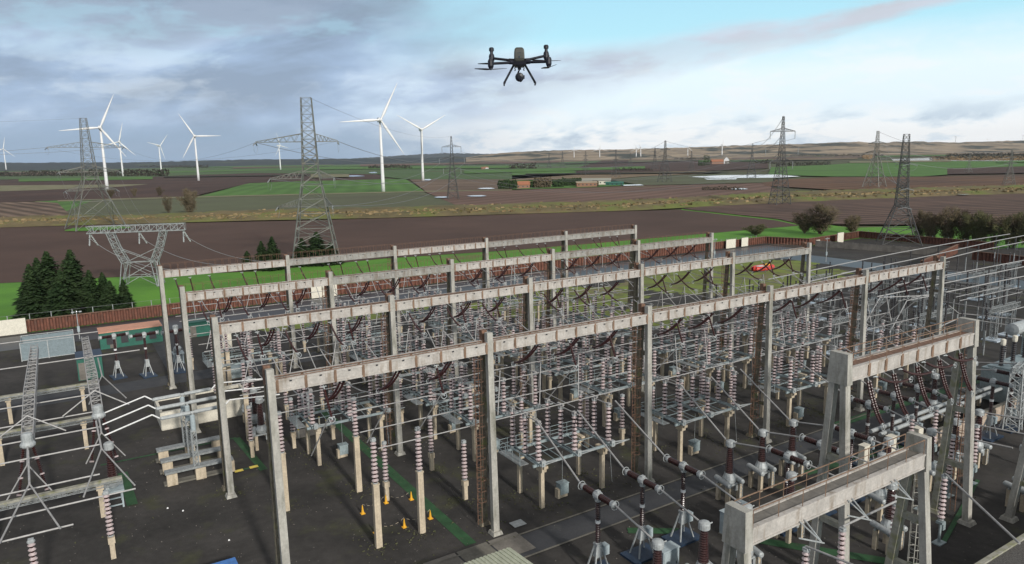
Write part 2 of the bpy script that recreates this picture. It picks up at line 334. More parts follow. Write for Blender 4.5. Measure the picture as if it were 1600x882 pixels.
FM = {
 'base': fieldmat('far_farmland', (0.10, 0.12, 0.055), (0.085, 0.065, 0.045), 0.004, patch=(0.05, 0.055, 0.03), psc=0.003),
 'near': fieldmat('dark_ploughed_soil', (0.115, 0.073, 0.058), (0.088, 0.057, 0.046), 0.02, TH-0.05, 2.4, 0.22),
 'stripe': fieldmat('striped_ploughed_soil', (0.150, 0.096, 0.074), (0.094, 0.063, 0.050), 0.03, TH-0.30, 9.0, 0.42),
 'dark': fieldmat('damp_dark_soil', (0.100, 0.062, 0.049), (0.068, 0.044, 0.036), 0.012, TH+0.2, 14.0, 0.3),
 'pink': fieldmat('stubble_rows', (0.22, 0.16, 0.115), (0.13, 0.09, 0.066), 0.015, 2.35, 11.0, 0.45),
 'brown': fieldmat('brown_soil', (0.19, 0.118, 0.09), (0.14, 0.09, 0.07), 0.01, TH+0.35, 20.0, 0.22, patch=(0.13, 0.12, 0.06), plo=0.6, psc=0.008),
 'reddish': fieldmat('reddish_soil', (0.17, 0.095, 0.055), (0.10, 0.065, 0.05), 0.008, TH, 25.0, 0.15),
 'crop': fieldmat('winter_crop', (0.105, 0.21, 0.05), (0.08, 0.155, 0.042), 0.01, TH+1.2, 20.0, 0.12),
 'crop2': fieldmat('far_pasture', (0.095, 0.16, 0.06), (0.075, 0.11, 0.05), 0.004, patch=(0.09, 0.075, 0.045), psc=0.004),
 'dull': fieldmat('thin_crop', (0.125, 0.14, 0.078), (0.105, 0.105, 0.066), 0.012, TH, 6.0, 0.12),
 'tan': fieldmat('dry_stubble', (0.27, 0.20, 0.125), (0.17, 0.125, 0.08), 0.01, TH, 18.0, 0.2),
 'grass': fieldmat('short_grass', (0.125, 0.29, 0.042), (0.09, 0.21, 0.038), 0.05, patch=(0.15, 0.14, 0.07), plo=0.60, phi=0.70, psc=0.03, bump=0.3),
 'bank': fieldmat('rough_bank_grass', (0.22, 0.165, 0.090), (0.12, 0.105, 0.055), 0.06, patch=(0.15, 0.17, 0.05), plo=0.48, phi=0.6, psc=0.03, bump=0.6),
 'hill': fieldmat('wooded_hillside', (0.40, 0.31, 0.21), (0.22, 0.17, 0.115), 0.004, patch=(0.05, 0.055, 0.04), plo=0.5, phi=0.58, psc=0.0028),
 'hillL': fieldmat('distant_low_hills', (0.045, 0.06, 0.06), (0.03, 0.04, 0.045), 0.004, patch=(0.08, 0.10, 0.06), plo=0.58, phi=0.66, psc=0.003),
 'path': fieldmat('pale_track', (0.25, 0.22, 0.14), (0.15, 0.16, 0.085), 0.05),
}
FM['flood'] = mat('flood_water', (0.30, 0.33, 0.36), 0.08, var=0.1, world=True, spec=0.8)
b = MB(); Rg = 26000
b.add([(-Rg, -600, -0.6), (Rg, -600, -0.6), (Rg, Rg, -0.6), (-Rg, Rg, -0.6)], [(0, 1, 2, 3)]); structure(b.build('ground', FM['base']))
field('meadow', FM['crop2'], [(-90, 283), (-90, 268), (400, 257), (640, 254), (940, 250), (940, 262), (800, 268), (600, 273), (400, 271), (230, 277)], 0.6)
field('ploughed_field', FM['dark'], [(-90, 284), (230, 276), (400, 270.5), (580, 269.5), (600, 277), (592, 281), (460, 284), (390, 287), (300, 308), (100, 314), (-90, 320)], 0.4)
field('track', FM['path'], [(-40, 291), (232, 288.5), (190, 292.5), (60, 298), (-40, 301)], 0.5)
field('crop_field', FM['dull'], [(60, 316), (110, 313), (300, 309), (660, 300), (720, 324), (600, 328), (400, 333), (210, 341), (118, 339)], 0.25)
field('crop_field', FM['crop'], [(-60, 338), (90, 309), (310, 308.2), (390, 286.4), (460, 283), (633, 280), (664, 300), (500, 304), (400, 307), (310, 310), (150, 312), (88, 337)], 0.3)
field('track', FM['path'], [(90, 314), (280, 308.5), (664, 299.2), (800, 297.2), (800, 298.4), (664, 300.8), (280, 310.4), (90, 316)], 0.45)
field('stubble_field', FM['pink'], [(-90, 319), (60, 316), (90, 318), (112, 339), (-90, 345)], 0.36)
field('meadow', FM['crop2'], [(600, 273), (800, 268), (900, 262), (900, 274), (800, 281), (636, 281), (600, 277)], 0.5)
field('stubble_field', FM['pink'], [(640, 281.2), (810, 278), (800, 297), (664, 299)], 0.42)
field('ploughed_field', FM['brown'], [(664, 300.5), (800, 298), (1000, 291), (1190, 287), (1230, 302), (1000, 314), (800, 321), (718, 324)], 0.34)
field('meadow', FM['crop'], [(800, 283), (850, 281), (960, 283), (1000, 290), (900, 294.5), (800, 297)], 0.5)
field('stubble_field', FM['tan'], [(800, 275), (900, 271.5), (1100, 268), (1130, 271), (1000, 276.5), (930, 283), (800, 283)], 0.5)
field('crop_field', FM['dull'], [(930, 283.5), (1000, 277), (1130, 272), (1210, 276), (1210, 284), (1190, 286.5), (1000, 290.5)], 0.5)
field('ploughed_field', FM['dark'], [(905, 262), (940, 252), (1090, 250), (1200, 256), (1200, 264), (1100, 268), (900, 271)], 0.7)
field('crop_field', FM['crop'], [(800, 268), (895, 262), (898, 271), (800, 275)], 0.8)
field('stubble_field', FM['tan'], [(760, 258), (900, 246.5), (1100, 247), (1340, 245.5), (1340, 249), (1200, 252), (1080, 250), (940, 251.5)], 0.9)
field('crop_field', FM['crop'], [(1205, 262), (1300, 258), (1390, 251), (1460, 252), (1700, 250), (1700, 263), (1500, 264), (1480, 274), (1440, 277), (1300, 277), (1200, 274)], 0.7)
field('ploughed_field', FM['reddish'], [(1205, 282), (1300, 277.5), (1440, 277), (1700, 272), (1700, 287), (1400, 296), (1300, 297.5), (1195, 291), (1190, 286)], 0.45)
field('ploughed_field', FM['dark'], [(1480, 264.5), (1700, 258), (1700, 270), (1480, 273.5)], 0.75)
field('flood_water', FM['flood'], [(1075, 277.5), (1130, 275), (1215, 274), (1250, 277), (1215, 279), (1120, 279.5)], 0.8)
field('flood_water', FM['flood'], [(968, 290.5), (1000, 289.5), (1006, 291), (976, 291.8)], 0.8)
field('flood_water', FM['flood'], [(1100, 280.5), (1152, 280), (1150, 281.6), (1105, 282)], 0.8)
field('flood_water', FM['flood'], [(1392, 249.5), (1460, 247), (1462, 251), (1700, 252.3), (1700, 253.6), (1395, 251.8)], 1.0)
for x, y, w in [(745, 308, 16), (690, 310, 12), (760, 296, 14), (1155, 297, 14), (545, 276, 26), (583, 270.5, 7), (1505, 306, 10), (668, 282, 7)]:
    field('puddle', FM['flood'], [(x-w, y), (x-w*0.4, y-0.9), (x+w*0.5, y-1.1), (x+w, y+0.2), (x+w*0.3, y+1.0), (x-w*0.6, y+0.9)], 0.85)
field('ploughed_field', FM['stripe'], [(1230, 317), (1300, 313.5), (1400, 309.5), (1500, 305), (1700, 299), (1700, 356), (1430, 352), (1250, 351), (1216, 343), (1066, 327), (1110, 322)], 0.2)
field('ploughed_field', FM['near'], [(-120, 449), (200, 432), (400, 424), (600, 404), (800, 391), (1000, 374), (1150, 361), (1250, 352.5), (1212, 344.5), (1064, 328), (900, 332), (700, 338.5), (500, 344), (250, 349.5), (100, 353), (-120, 358)], -0.04)
field('grass_verge', FM['grass'], [(-140, 560), (-140, 449), (200, 432), (400, 424), (600, 404), (800, 391), (1000, 374), (1150, 361), (1250, 352.5), (1212, 344.5), (1064, 328), (1066, 326), (1220, 341.5), (1330, 356), (1430, 353), (1720, 358), (1720, 440), (1400, 400), (800, 440)], -0.1)

def bank(name, pairs, h, mt):                 # a raised dyke following pixel pairs (far edge, near edge)
    b = MB(); n = 0; rows = []
    P = [(G(x, yf), G(x, yn)) for x, yf, yn in pairs]; fine = []
    for i in range(len(P)-1):
        k = 14
        for j in range(k):
            t = j/k; fine.append((P[i][0].lerp(P[i+1][0], t), P[i][1].lerp(P[i+1][1], t)))
    fine.append(P[-1]); prof = [(0, 0), (0.15, 0.45), (0.3, 0.95), (0.42, 1), (0.5, 0.75), (0.6, 0.35), (0.7, 0.3), (0.8, 0.7), (0.88, 0.75), (1, 0)]
    for f, nr in fine:
        for t, z in prof:
            p = f.lerp(nr, t + (rnd.uniform(-.03, .03) if 0 < t < 1 else 0)); b.v.append((p.x, p.y, 0.1+h*z*rnd.uniform(.8, 1.15)))
    m_ = len(prof)
    for i in range(len(fine)-1):
        for j in range(m_-1):
            b.f.append((i*m_+j, i*m_+j+1, (i+1)*m_+j+1, (i+1)*m_+j)); b.mi.append(0); b.sm.append(True)
    o = b.build(name, mt); return structure(o)
bank('grass_bank', [(-90, 346, 359), (100, 339, 353), (200, 340, 350.5), (400, 331, 345), (600, 327, 341), (800, 321, 335), (1000, 314, 329), (1110, 308, 323), (1200, 301, 319), (1300, 299, 314), (1400, 296, 310), (1500, 294, 306), (1720, 286, 300)], 2.6, FM['bank'])
b = MB()                                       # coarse tufts and scrub on the bank
def bankpt(x):
    A = [(-90, 346, 359), (100, 339, 353), (200, 340, 350.5), (400, 331, 345), (600, 327, 341), (800, 321, 335), (1000, 314, 329), (1110, 308, 323), (1200, 301, 319), (1300, 299, 314), (1400, 296, 310), (1500, 294, 306), (1720, 286, 300)]
    for i in range(len(A)-1):
        if A[i][0] <= x <= A[i+1][0]:
            t = (x-A[i][0])/(A[i+1][0]-A[i][0]); return A[i][1]*(1-t)+A[i+1][1]*t, A[i][2]*(1-t)+A[i+1][2]*t
for i in range(5200):
    x = rnd.uniform(-60, 1660); f, nr = bankpt(x); y = f+(nr-f)*rnd.uniform(.12, .93); p = G(x, y)
    s = rnd.uniform(.4, 1.1)*(1+p.y/900); a = rnd.uniform(0, pi); b.m = 0 if rnd.random() < .72 else 1
    d = Vector((cos(a), sin(a), 0))*s; up = Vector((rnd.uniform(-.4, .4), rnd.uniform(-.4, .4), 1))*s*rnd.uniform(.5, 1.0)
    q = p+Vector((0, 0, 1.0)); b.add([q-d, q+d, q+d*.5+up, q-d*.6+up*.9], [(0, 1, 2, 3)])
M['tuft'] = mat('dry_tuft', (0.31, 0.225, 0.125), 0.95, base2=(0.20, 0.155, 0.08), scale=0.05, world=True, spec=0.1)
M['scrub'] = mat('brown_scrub', (0.20, 0.135, 0.075), 0.95, base2=(0.17, 0.15, 0.06), scale=0.08, world=True, spec=0.1)
o = b.build('tall_grass', [M['tuft'], M['scrub']]); o['kind'] = 'stuff'; tag(o, 'rough straw-coloured grass and scrub growing along the long bank', 'grass')

# the yard and its roads
structure(sheet('yard', M['gravel'], [UV(-90, -75), UV(300, -75), UV(300, 30), UV(232, 60), UV(231, 101), UV(199, 99), UV(194, 113.2), UV(-90, 111)], 0.0))
ZR = 0.015
strip('road', M['road'], -60, 260, -5.0, -2.1, ZR)
strip('road', M['road'], -70, 60, 60.5, 65.5, ZR)
strip('road', M['wetroad'], -90, 190, 98, 109.5, ZR)
strip('road', M['road'], 0.5, 4.5, 66, 97.8, ZR)
strip('road', M['wetroad'], 168, 180, 20, 97.9, ZR)
for v in (-5.12, -1.98): strip('kerb', M['kerb'], -60, 260, v-0.1, v+0.1, ZR+0.05)
for (u0, u1, v0, v1) in [(60, 97, 62, 96), (100, 167, 52, 94), (70, 96, 44, 61.5)]:
    pts = []
    for k in range(220):
        a = 2*pi*k/220; cx, cy = (u0+u1)/2, (v0+v1)/2; rr = 1+0.12*sin(3*a+u0)+0.09*sin(7*a)+0.06*sin(11*a+1)+.03*sin(23*a+u0)+.03*sin(41*a)+rnd.uniform(-.035, .035)
        pts.append(UV(cx+(u1-u0)/2*rr*cos(a), min(96.5, cy+(v1-v0)/2*rr*sin(a))))
    sheet('rough_grass', M['yardgrass'], pts, 0.006+0.003*(u0 % 7)/7)
pts = [UV(36+20*cos(a)*(1+.08*sin(5*a)+rnd.uniform(-.04, .04)), 89+6.5*sin(a)*(1+.1*sin(7*a)+rnd.uniform(-.04, .04))) for a in [2*pi*k/120 for k in range(120)]]
sheet('rough_grass', M['yardgrass'], pts, 0.005)
# green painted walkways, slabs and marks
WZ = [0.024]
def walk(u0, v0, u1, v1, w, mt='greenpaint', z=None, name='painted_walkway'):
    WZ[0] += 0.004; z = WZ[0]; p, q = UV(u0, v0), UV(u1, v1); d = (q-p).normalized(); n = Vector((-d.y, d.x, 0))*w/2; sheet(name, M[mt], [p-n, q-n, q+n, p+n], z)
walk(14.5, 37.9, 14.6, -1.0, 1.0); walk(3.5, 34.0, 4.0, 23.4, 0.8); walk(3.5, 34.1, -10, 34.4, 0.35); walk(4.0, 24.5, 0.6, 24.9, 0.35)
walk(-8.2, 31, -8.0, 22.5, 0.9); walk(33, -12, 42, -24, 1.0); walk(30, -9, 26.5, -6.5, 0.9); walk(62, -2, 100, -3.5, 1.2)
walk(48, -8, 62, -9.5, 0.9); walk(46, -22, 60, -18, 0.35)
for k, (u, s) in enumerate(((11.5, .9), (14.4, 1.15), (17.3, .75))):
    strip('paving_slab', M['slab'] if k != 1 else M['kerb'], u-1.4, u+1.35, -4.6+s*.2, -1.4, ZR+0.03)
for u, v in ((1.8, 24.5), (3.3, 24.6)): strip('ground_mark', M['yellow'], u-.42, u+.42, v-.3, v+.3, 0.09)
strip('paving_slab', M['slab'], 9.0, 12.6, 29.6, 32.2, 0.09)
strip('hatch_cover', M['cast'], 18.9, 20.1, -0.9, 0.1, 0.09)

# ditches, hedge lines and narrow strips across the far plain
FM['ditch'] = fieldmat('ditch', (0.045, 0.045, 0.028), (0.03, 0.032, 0.02), 0.05)
for i in range(74):
    x = rnd.uniform(-80, 1600); hor = 260.3-0.0186*x; y = hor+rnd.uniform(1.5, 1.0+26*rnd.random()**1.5+3); L = rnd.uniform(60, 330); sl = rnd.uniform(-0.028, -0.004); w = 0.22+0.022*(y-hor)
    x1 = min(x+L, 1700); kind = rnd.choice(['ditch', 'ditch', 'tan', 'crop', 'path', 'brown', 'pink', 'tan', 'crop']); w *= 1 if kind == 'ditch' else rnd.uniform(1.5, 4)
    ya, yb = y, y+(x1-x)*sl
    if min(ya-w-hor, yb-w-(260.3-0.0186*x1)) < 0.8: continue
    field('ditch' if kind == 'ditch' else 'field_strip', FM[kind], [(x, ya+w), (x1, yb+w*.8), (x1, yb-w*.8), (x, ya-w)], 1.0+0.02*i)

# hills and far woods
def hills(name, crest, d0, d1, mt, jag, yb=None):
    b = MB(); nx = 150; ny = 9
    xs = [crest[0][0]+(crest[-1][0]-crest[0][0])*i/nx for i in range(nx+1)]
    for x in xs:
        for i in range(len(crest)-1):
            if crest[i][0] <= x <= crest[i+1][0]+1e-6:
                t = (x-crest[i][0])/(crest[i+1][0]-crest[i][0]); cy = crest[i][1]*(1-t)+crest[i+1][1]*t; break
        top = at_depth(x, cy+rnd.uniform(-jag, jag), d1); hz = top.z
        for j in range(ny+1):
            t = j/ny; d = d0+(d1-d0)*t; p = at_depth(x, 441, d); hh = hz*(t*t*(3-2*t))*(1+rnd.uniform(-.06, .06) if 0 < t < 1 else 1)
            q = Vector((top.x*d/d1, top.y*d/d1, 0)); b.v.append((q.x, q.y, hh-0.3))
        q = Vector((top.x*1.3, top.y*1.3, -5)); b.v.append(tuple(q))
    m_ = ny+2
    for i in range(nx):
        for j in range(m_-1): b.f.append((i*m_+j, (i+1)*m_+j, (i+1)*m_+j+1, i*m_+j+1)); b.mi.append(0); b.sm.append(True)
    return structure(b.build(name, mt))
hills('hills', [(728, 246.3), (750, 243.5), (785, 239), (850, 236), (900, 234.5), (960, 234), (1010, 232.5), (1100, 230), (1150, 227.5), (1210, 226.5), (1290, 224), (1310, 222.5), (1340, 222), (1380, 224), (1400, 221.5), (1500, 223), (1600, 219.5), (1750, 217)], 4500, 6200, FM['hill'], 0.35)
hills('hills', [(-150, 255), (0, 254.5), (200, 254), (400, 249.5), (560, 248), (640, 247), (740, 245.5), (800, 244.5)], 4600, 6600, FM['hillL'], 0.5)
hills('hills', [(560, 247.5), (640, 242.5), (700, 239.5), (760, 240.5), (850, 241), (950, 240)], 9000, 11500, FM['hillL'], 0.4)

def leafcloud(b, c, rx, ry, rz, n, s, upright=0.0):
    for _ in range(n):
        a = rnd.uniform(0, 2*pi); z = rnd.uniform(-1, 1); r = rnd.uniform(.45, 1.05)*math.sqrt(max(0, 1-z*z))
        p = Vector((c[0]+rx*r*cos(a), c[1]+ry*r*sin(a), c[2]+rz*z)); d1 = Vector((rnd.uniform(-1, 1), rnd.uniform(-1, 1), rnd.uniform(-1, 1))).normalized()*s*rnd.uniform(.5, 1.2)
        d2 = d1.orthogonal().normalized()*s*rnd.uniform(.4, .9); b.add([p-d1, p+d2, p+d1, p-d2], [(0, 1, 2, 3)])
M['wood'] = mat('winter_wood', (0.040, 0.038, 0.028), 0.95, base2=(0.055, 0.05, 0.035), scale=0.01, world=True, spec=0.05)
M['evergreen'] = mat('dark_evergreen', (0.026, 0.050, 0.019), 0.95, base2=(0.045, 0.072, 0.028), scale=0.3, spec=0.1)
M['bark'] = mat('bark', (0.09, 0.07, 0.05), 0.95)
M['twigs'] = mat('bare_twigs', (0.15, 0.115, 0.08), 0.95, base2=(0.11, 0.095, 0.055), scale=0.4, spec=0.05)
M['olive'] = mat('olive_bush', (0.15, 0.145, 0.075), 0.95, base2=(0.10, 0.10, 0.05), scale=0.5, spec=0.05)
b = MB()
for x0, x1, y, h, dens in [(-60, 32, 276, 15, 1.0), (36, 262, 275.5, 17, 1.0), (-60, 130, 264.5, 14, .8), (130, 325, 262.5, 16, .9), (330, 520, 256.5, 12, .7), (520, 760, 252.5, 12, .7), (578, 643, 264, 12, 1.1),
        (798, 841, 264, 14, .9), (964, 1020, 267.5, 6, .7), (1055, 1110, 249.5, 10, .8), (1180, 1215, 256, 10, .8), (1215, 1262, 259.5, 9, .7), (1262, 1295, 258, 9, .8), (1225, 1380, 245, 13, .8), (1480, 1700, 246, 15, 1.0), (1455, 1700, 250, 9, 1.0), (760, 900, 248, 10, .6), (1100, 1160, 297.5, 3, .8)]:
    x = x0
    while x < x1:
        p = G(x+rnd.uniform(-1, 1), y+rnd.uniform(-.35, .35)); d = p.y; hh = h*rnd.uniform(.55, 1.1)
        leafcloud(b, (p.x, p.y, hh*.5), hh*.7, hh*.7, hh*.5, 44, hh*.2); x += max(1.0, hh*.75*F/d/1.0)/dens*.8
o = b.build('far_woods', M['wood']); o['kind'] = 'stuff'; tag(o, 'dark leafless woods and hedges across the distant fields', 'woodland')
b = MB()
for i in range(900):
    x = rnd.uniform(1455, 1700); p = G(x, rnd.uniform(246.5, 251.5)); leafcloud(b, (p.x, p.y, 2), 6, 6, 3.5, 6, 2.0)
for i in range(60):
    p = G(rnd.uniform(1350, 1362), rnd.uniform(247, 249)); leafcloud(b, (p.x, p.y, 6), 9, 9, 7, 8, 3.0)
o = b.build('reed_bed', mat('reeds', (0.30, 0.20, 0.10), 0.95, base2=(0.15, 0.10, 0.05), scale=0.01, world=True)); o['kind'] = 'stuff'; tag(o, 'tan reeds beside the distant water at the right', 'reeds')
# ------------------------------------------------------------------ trees
def conifer_meshes(h, w, seed):
    r = random.Random(seed); t = MB(); t.tube((0, 0, 0), (0, 0, h*.97), w*.09, 6, 0.03)
    c = MB(); nl = int(h*7)
    for i in range(nl):
        f = (i+r.random()*.5)/nl; z = h*(0.04+0.95*f); rad = w*(1-f)**0.75*(0.86+.14*sin(f*23+seed))+.12
        for k in range(int(14+26*(1-f))):
            a = r.uniform(0, 2*pi); L = rad*r.uniform(.55, 1.12); d = Vector((cos(a), sin(a), r.uniform(-.42, .05))); s = Vector((-sin(a), cos(a), 0))
            q = Vector((0, 0, z))
            for j in range(3):
                p = q+d*L*(.35+.28*j); e = p+d*L*.34+Vector((0, 0, r.uniform(-.25, .12))); wd = (.42-.07*j)*(.5+L*.38)
                c.add([p-s*wd, e+Vector((0, 0, r.uniform(-.1, .1))), p+s*wd+Vector((0, 0, r.uniform(-.3, .1)))], [(0, 1, 2)])
    return t.mesh('trunk', M['bark']), c.mesh('crown', M['evergreen'])
CM = [conifer_meshes(10, 2.6, s) for s in (1, 2, 3)]
def conifer(px, py, ytop, label, k, group, wk=1.0):
    h = height_at(px, py, ytop); t = thing('conifer', label, 'conifer', G(px, py), rnd.uniform(0, 6), group)
    t.scale = (h/10*wk*1.35, h/10*wk*1.35, h/10); obj('trunk', CM[k % 3][0], t); obj('crown', CM[k % 3][1], t)
g1 = 'dark conifers behind the rusty wall'
for i, (px, py, yt, w, lb) in enumerate([(55, 493, 412, .95, 'dark conifer at the outer left edge of the big clump behind the rusty wall'),
        (84, 486, 392, 1.1, 'tall dark conifer, second from the left in the big clump'),
        (120, 484, 389, 1.0, 'tallest pointed dark conifer rising at the middle of the clump'),
        (66, 478, 402, 1.0, 'dark conifer half hidden at the back left of the clump'),
        (102, 498, 421, 1.05, 'broad dark conifer at the front middle of the clump beside the wall'),
        (146, 489, 421, .95, 'mid-height dark conifer just right of the tallest one'),
        (166, 486, 425, .9, 'slim dark conifer third from the right end of the clump'),
        (177, 493, 438, 1.1, 'low wide dark conifer at the front right of the clump'),
        (197, 486, 436, .9, 'small dark conifer at the right end of the clump')]): conifer(px, py, yt, lb, i, g1, w)
g2 = 'conifers around the big pylon'
for i, (px, py, yt, w, lb) in enumerate([(428, 421, 369, 1.0, 'pointed dark conifer just left of the big pylon, right one of a pair'), (411, 421, 376, 1.0, 'dark conifer left of the big pylon, left one of a pair'),
        (388, 422, 392, 1.3, 'low dark conifer behind the farthest gantry, leftmost near the big pylon'), (474, 414, 372, 1.4, 'dark conifer seen through the left legs of the big pylon'),
        (497, 413, 362, 1.5, 'tall dark conifer seen through the middle of the big pylon'), (518, 412, 378, 1.5, 'dark conifer seen through the right legs of the big pylon')]): conifer(px, py, yt, lb, i+1, g2, w)

def shrub_meshes(seed, dense=1.0, spread=1.0):
    r = random.Random(seed); st = MB(); tw = MB(); tips = []
    for i in range(9):
        a = 2*pi*i/9+r.uniform(-.3, .3); p = Vector((r.uniform(-.4, .4), r.uniform(-.4, .4), 0)); d = Vector((cos(a)*.45*spread, sin(a)*.45*spread, 1)).normalized(); rad = .09
        for k in range(4):
            q = p+d*r.uniform(1.1, 1.5); st.tube(p, q, rad, 4, rad*.7, caps=False); p = q; rad *= .68; tips.append((Vector(q), Vector(d)))
            d = (d+Vector((r.uniform(-.4, .4), r.uniform(-.4, .4), r.uniform(-.1, .2)))).normalized()
            e = q+Vector((r.uniform(-1, 1), r.uniform(-1, 1), r.uniform(.2, 1)))*.9; st.tube(q, e, rad*.7, 3, rad*.3, caps=False); tips.append((e, (e-q).normalized()))
    for p, d in tips:
        for _ in range(int(34*dense)):
            dd = (d*0.6+Vector((r.uniform(-1, 1), r.uniform(-1, 1), r.uniform(-.5, 1)))).normalized(); q = p+Vector((r.uniform(-.5, .5), r.uniform(-.5, .5), r.uniform(-.6, .5)))
            s = dd.orthogonal().normalized()*r.uniform(.03, .075); tw.add([q-s, q+s, q+dd*r.uniform(.6, 1.25)], [(0, 1, 2)])
    return st.mesh('trunk', M['bark']), tw.mesh('crown', M['twigs'])
SM = [shrub_meshes(s) for s in (11, 12, 13)]; SO = shrub_meshes(14, 1.6)
SO[1].materials.clear(); SO[1].materials.append(M['olive'])
def bare(px, py, yt, wpx, label, k, group, ms=None, cat='bush', nm='bare_shrub'):
    p = G(px, py); h = height_at(px, py, yt); w = wpx/F*p.y/6.6; ms = ms or SM[k % 3]
    t = thing(nm, label, cat, p, k*1.3, group); t.scale = (w, w, h/5.0); obj('trunk', ms[0], t); obj('crown', ms[1], t)
gb = 'bare trees beyond the yard wall at the right'
bare(1280, 366, 328, 66, 'big round leafless bush alone on the grass right of centre', 0, None)
bare(1181, 368, 355, 34, 'small olive-coloured round bush by the edge of the dark field', 1, None, SO)
for i, (x, y, yt, w) in enumerate([(1256, 365, 340, 34), (1331, 365, 343, 32)]): bare(x, y, yt, w, ['smaller leafless bush touching the left side of the big round one', 'thin brownish bush right of the big round leafless one'][i], i+1, None)
lbs = ['thin reddish-brown bare tree just right of the right-hand pylon', 'greenish bare tree, second one right of the pylon', 'wide bare tree with pale branches, third right of the pylon', 'bare tree with whitish limbs in the middle of the hedge line',
       'mossy green bare tree behind the dark wall', 'dense brown-green bare tree right of the mossy one', 'bushy bare tree second from the right edge', 'bare tree cut by the right edge of the view']
for i, (x, y, yt, w) in enumerate([(1436, 375, 338, 34), (1452, 378, 342, 36), (1480, 380, 336, 44), (1506, 381, 340, 42), (1530, 384, 343, 46), (1554, 386, 345, 44), (1580, 388, 346, 46), (1606, 390, 346, 46)]):
    bare(x, y, yt, w, lbs[i], i, gb, SM[i % 3] if i not in (4, 6) else SO, 'tree', 'bare_tree')
for i, (x, y, yt, w, lb) in enumerate([(297, 335.5, 304, 36, 'wide leafless tree in the green field left of the big pylon'), (263, 335, 311, 18, 'small leafless bush beside the wide one in the left field'),
        (210, 308, 297, 10, 'tiny dark round bush on the field edge, left of a pair'), (250, 307, 295, 12, 'dark round bush on the field edge, right of a pair'), (174, 310, 298, 12, 'dark bush at the foot of the nearest left wind turbine')]):
    bare(x, y, yt, w, lb, i, 'lone bushes in the left fields')
def hedge(px, py, wpx, h, label, n=800, mt='evergreen', cat='hedge', nm='hedge'):
    p = G(px, py); w = wpx/F*p.y; b = MB(); c = MB()
    for i in range(8): leafcloud(b, (-w/2+w*(i+.5)/8, 0, h*.5), w/9, 3.2, h*.52*rnd.uniform(.85, 1.1), n//8, 1.3)
    t = thing(nm, label, cat, p); b.build('crown', M[mt], t)
    for i in range(4): c = MB(); c.tube((-w/2+w*(i+.5)/4, 0, 0), (-w/2+w*(i+.5)/4, 0, h*.6), .2, 5, .08); c.build('trunk', M['bark'], t)
hedge(793, 296, 28, 8.5, 'dark clipped evergreen hedge at the left end of the farm')
hedge(848, 294, 26, 10, 'grey-green rounded tree mass behind the farm houses', mt='twigs', cat='tree', nm='garden_tree')
hedge(872, 293, 16, 7.5, 'dark evergreen clump in the middle of the farm')
hedge(893, 291, 30, 8, 'dark evergreen screen right of the farm houses')
hedge(835, 294, 12, 6, 'small dark evergreen between the orange-roofed farm houses')
hedge(930, 292, 9, 5.5, 'small brown tree beside the pale greenhouse', mt='twigs', cat='tree', nm='garden_tree')
hedge(1104, 259, 9, 26, 'dark tree standing left of the white distant farmhouse', 400)
hedge(1096, 259.5, 10, 12, 'low dark bushes left of the distant farm tree', 300)
hedge(1137, 257.5, 9, 9, 'brown shrubs right of the white distant farmhouse', 300, 'twigs')

# ------------------------------------------------------------------ buildings far off
def house(px, py, w, d, h, rh, wall, roof, label, rz=0.2, cat='house', nm='farmhouse'):
    t = thing(nm, label, cat, G(px, py), rz); b = MB(); b.box((0, 0, h/2), (w, d, h))
    b.add([(-w/2, -d/2, h), (-w/2, d/2, h), (-w/2, 0, h+rh), (w/2, -d/2, h), (w/2, d/2, h), (w/2, 0, h+rh)], [(0, 1, 2), (3, 5, 4)]); b.build('wall', wall, t)
    r = MB(); e = .5
    for s in (-1, 1):
        r.add([(-w/2-e, s*(d/2+e), h-.25), (w/2+e, s*(d/2+e), h-.25), (w/2+e, 0, h+rh+.05), (-w/2-e, 0, h+rh+.05), (-w/2-e, s*(d/2+e), h), (w/2+e, s*(d/2+e), h), (w/2+e, 0, h+rh+.3), (-w/2-e, 0, h+rh+.3)],
              [(0, 1, 2, 3), (4, 5, 6, 7), (0, 1, 5, 4), (0, 3, 7, 4), (1, 2, 6, 5)])
    r.build('roof', roof, t)
    for k in range(max(2, int(w//4))):
        q = MB(); q.box((-w/2+w*(k+.5)/max(2, int(w//4)), -d/2-.04, h*.55), (1.3, .1, 1.2)); q.build('window', M['nacdark'], t)
tile = mat('clay_tile', (0.32, 0.13, 0.07), 0.9, var=.2); grey_r = mat('grey_sheet_roof', (0.30, 0.30, 0.25), .7, var=.1); brick = mat('brick_wall', (0.26, 0.14, 0.09), .9, var=.2)
house(815, 295, 14, 9, 4, 3, brick, tile, 'orange-roofed farmhouse right of the clipped hedge', .3)
house(828, 293.5, 16, 9, 3.5, 2.5, brick, tile, 'second orange-roofed farm building, long and low', .1)
house(852, 293, 10, 8, 4, 2.5, M['cream'], tile, 'small pale farmhouse among the garden trees', .2)
house(916, 292.5, 20, 8, 4.5, .8, brick, mat('pale_flat_roof', (.35, .28, .2), .8), 'flat brick farm building in front of the greenhouse', .05)
house(932, 289, 30, 16, 4.5, 2.2, M['cream'], grey_r, 'long pale-roofed barn behind the farm', -.15, 'barn', 'barn')
house(960, 290, 18, 10, 2.6, 1.2, M['dkgreen'], M['dkgreen'], 'low dark green netted shed right of the barn', -.1, 'shed', 'shed')
house(1135, 256.5, 22, 14, 12, 8, M['white'], mat('slate', (.1, .1, .11), .7), 'white gable-ended house in the far fields', 1.3)
house(1120, 257, 34, 14, 8, 5, brick, tile, 'long red-roofed house left of the white one', .1)
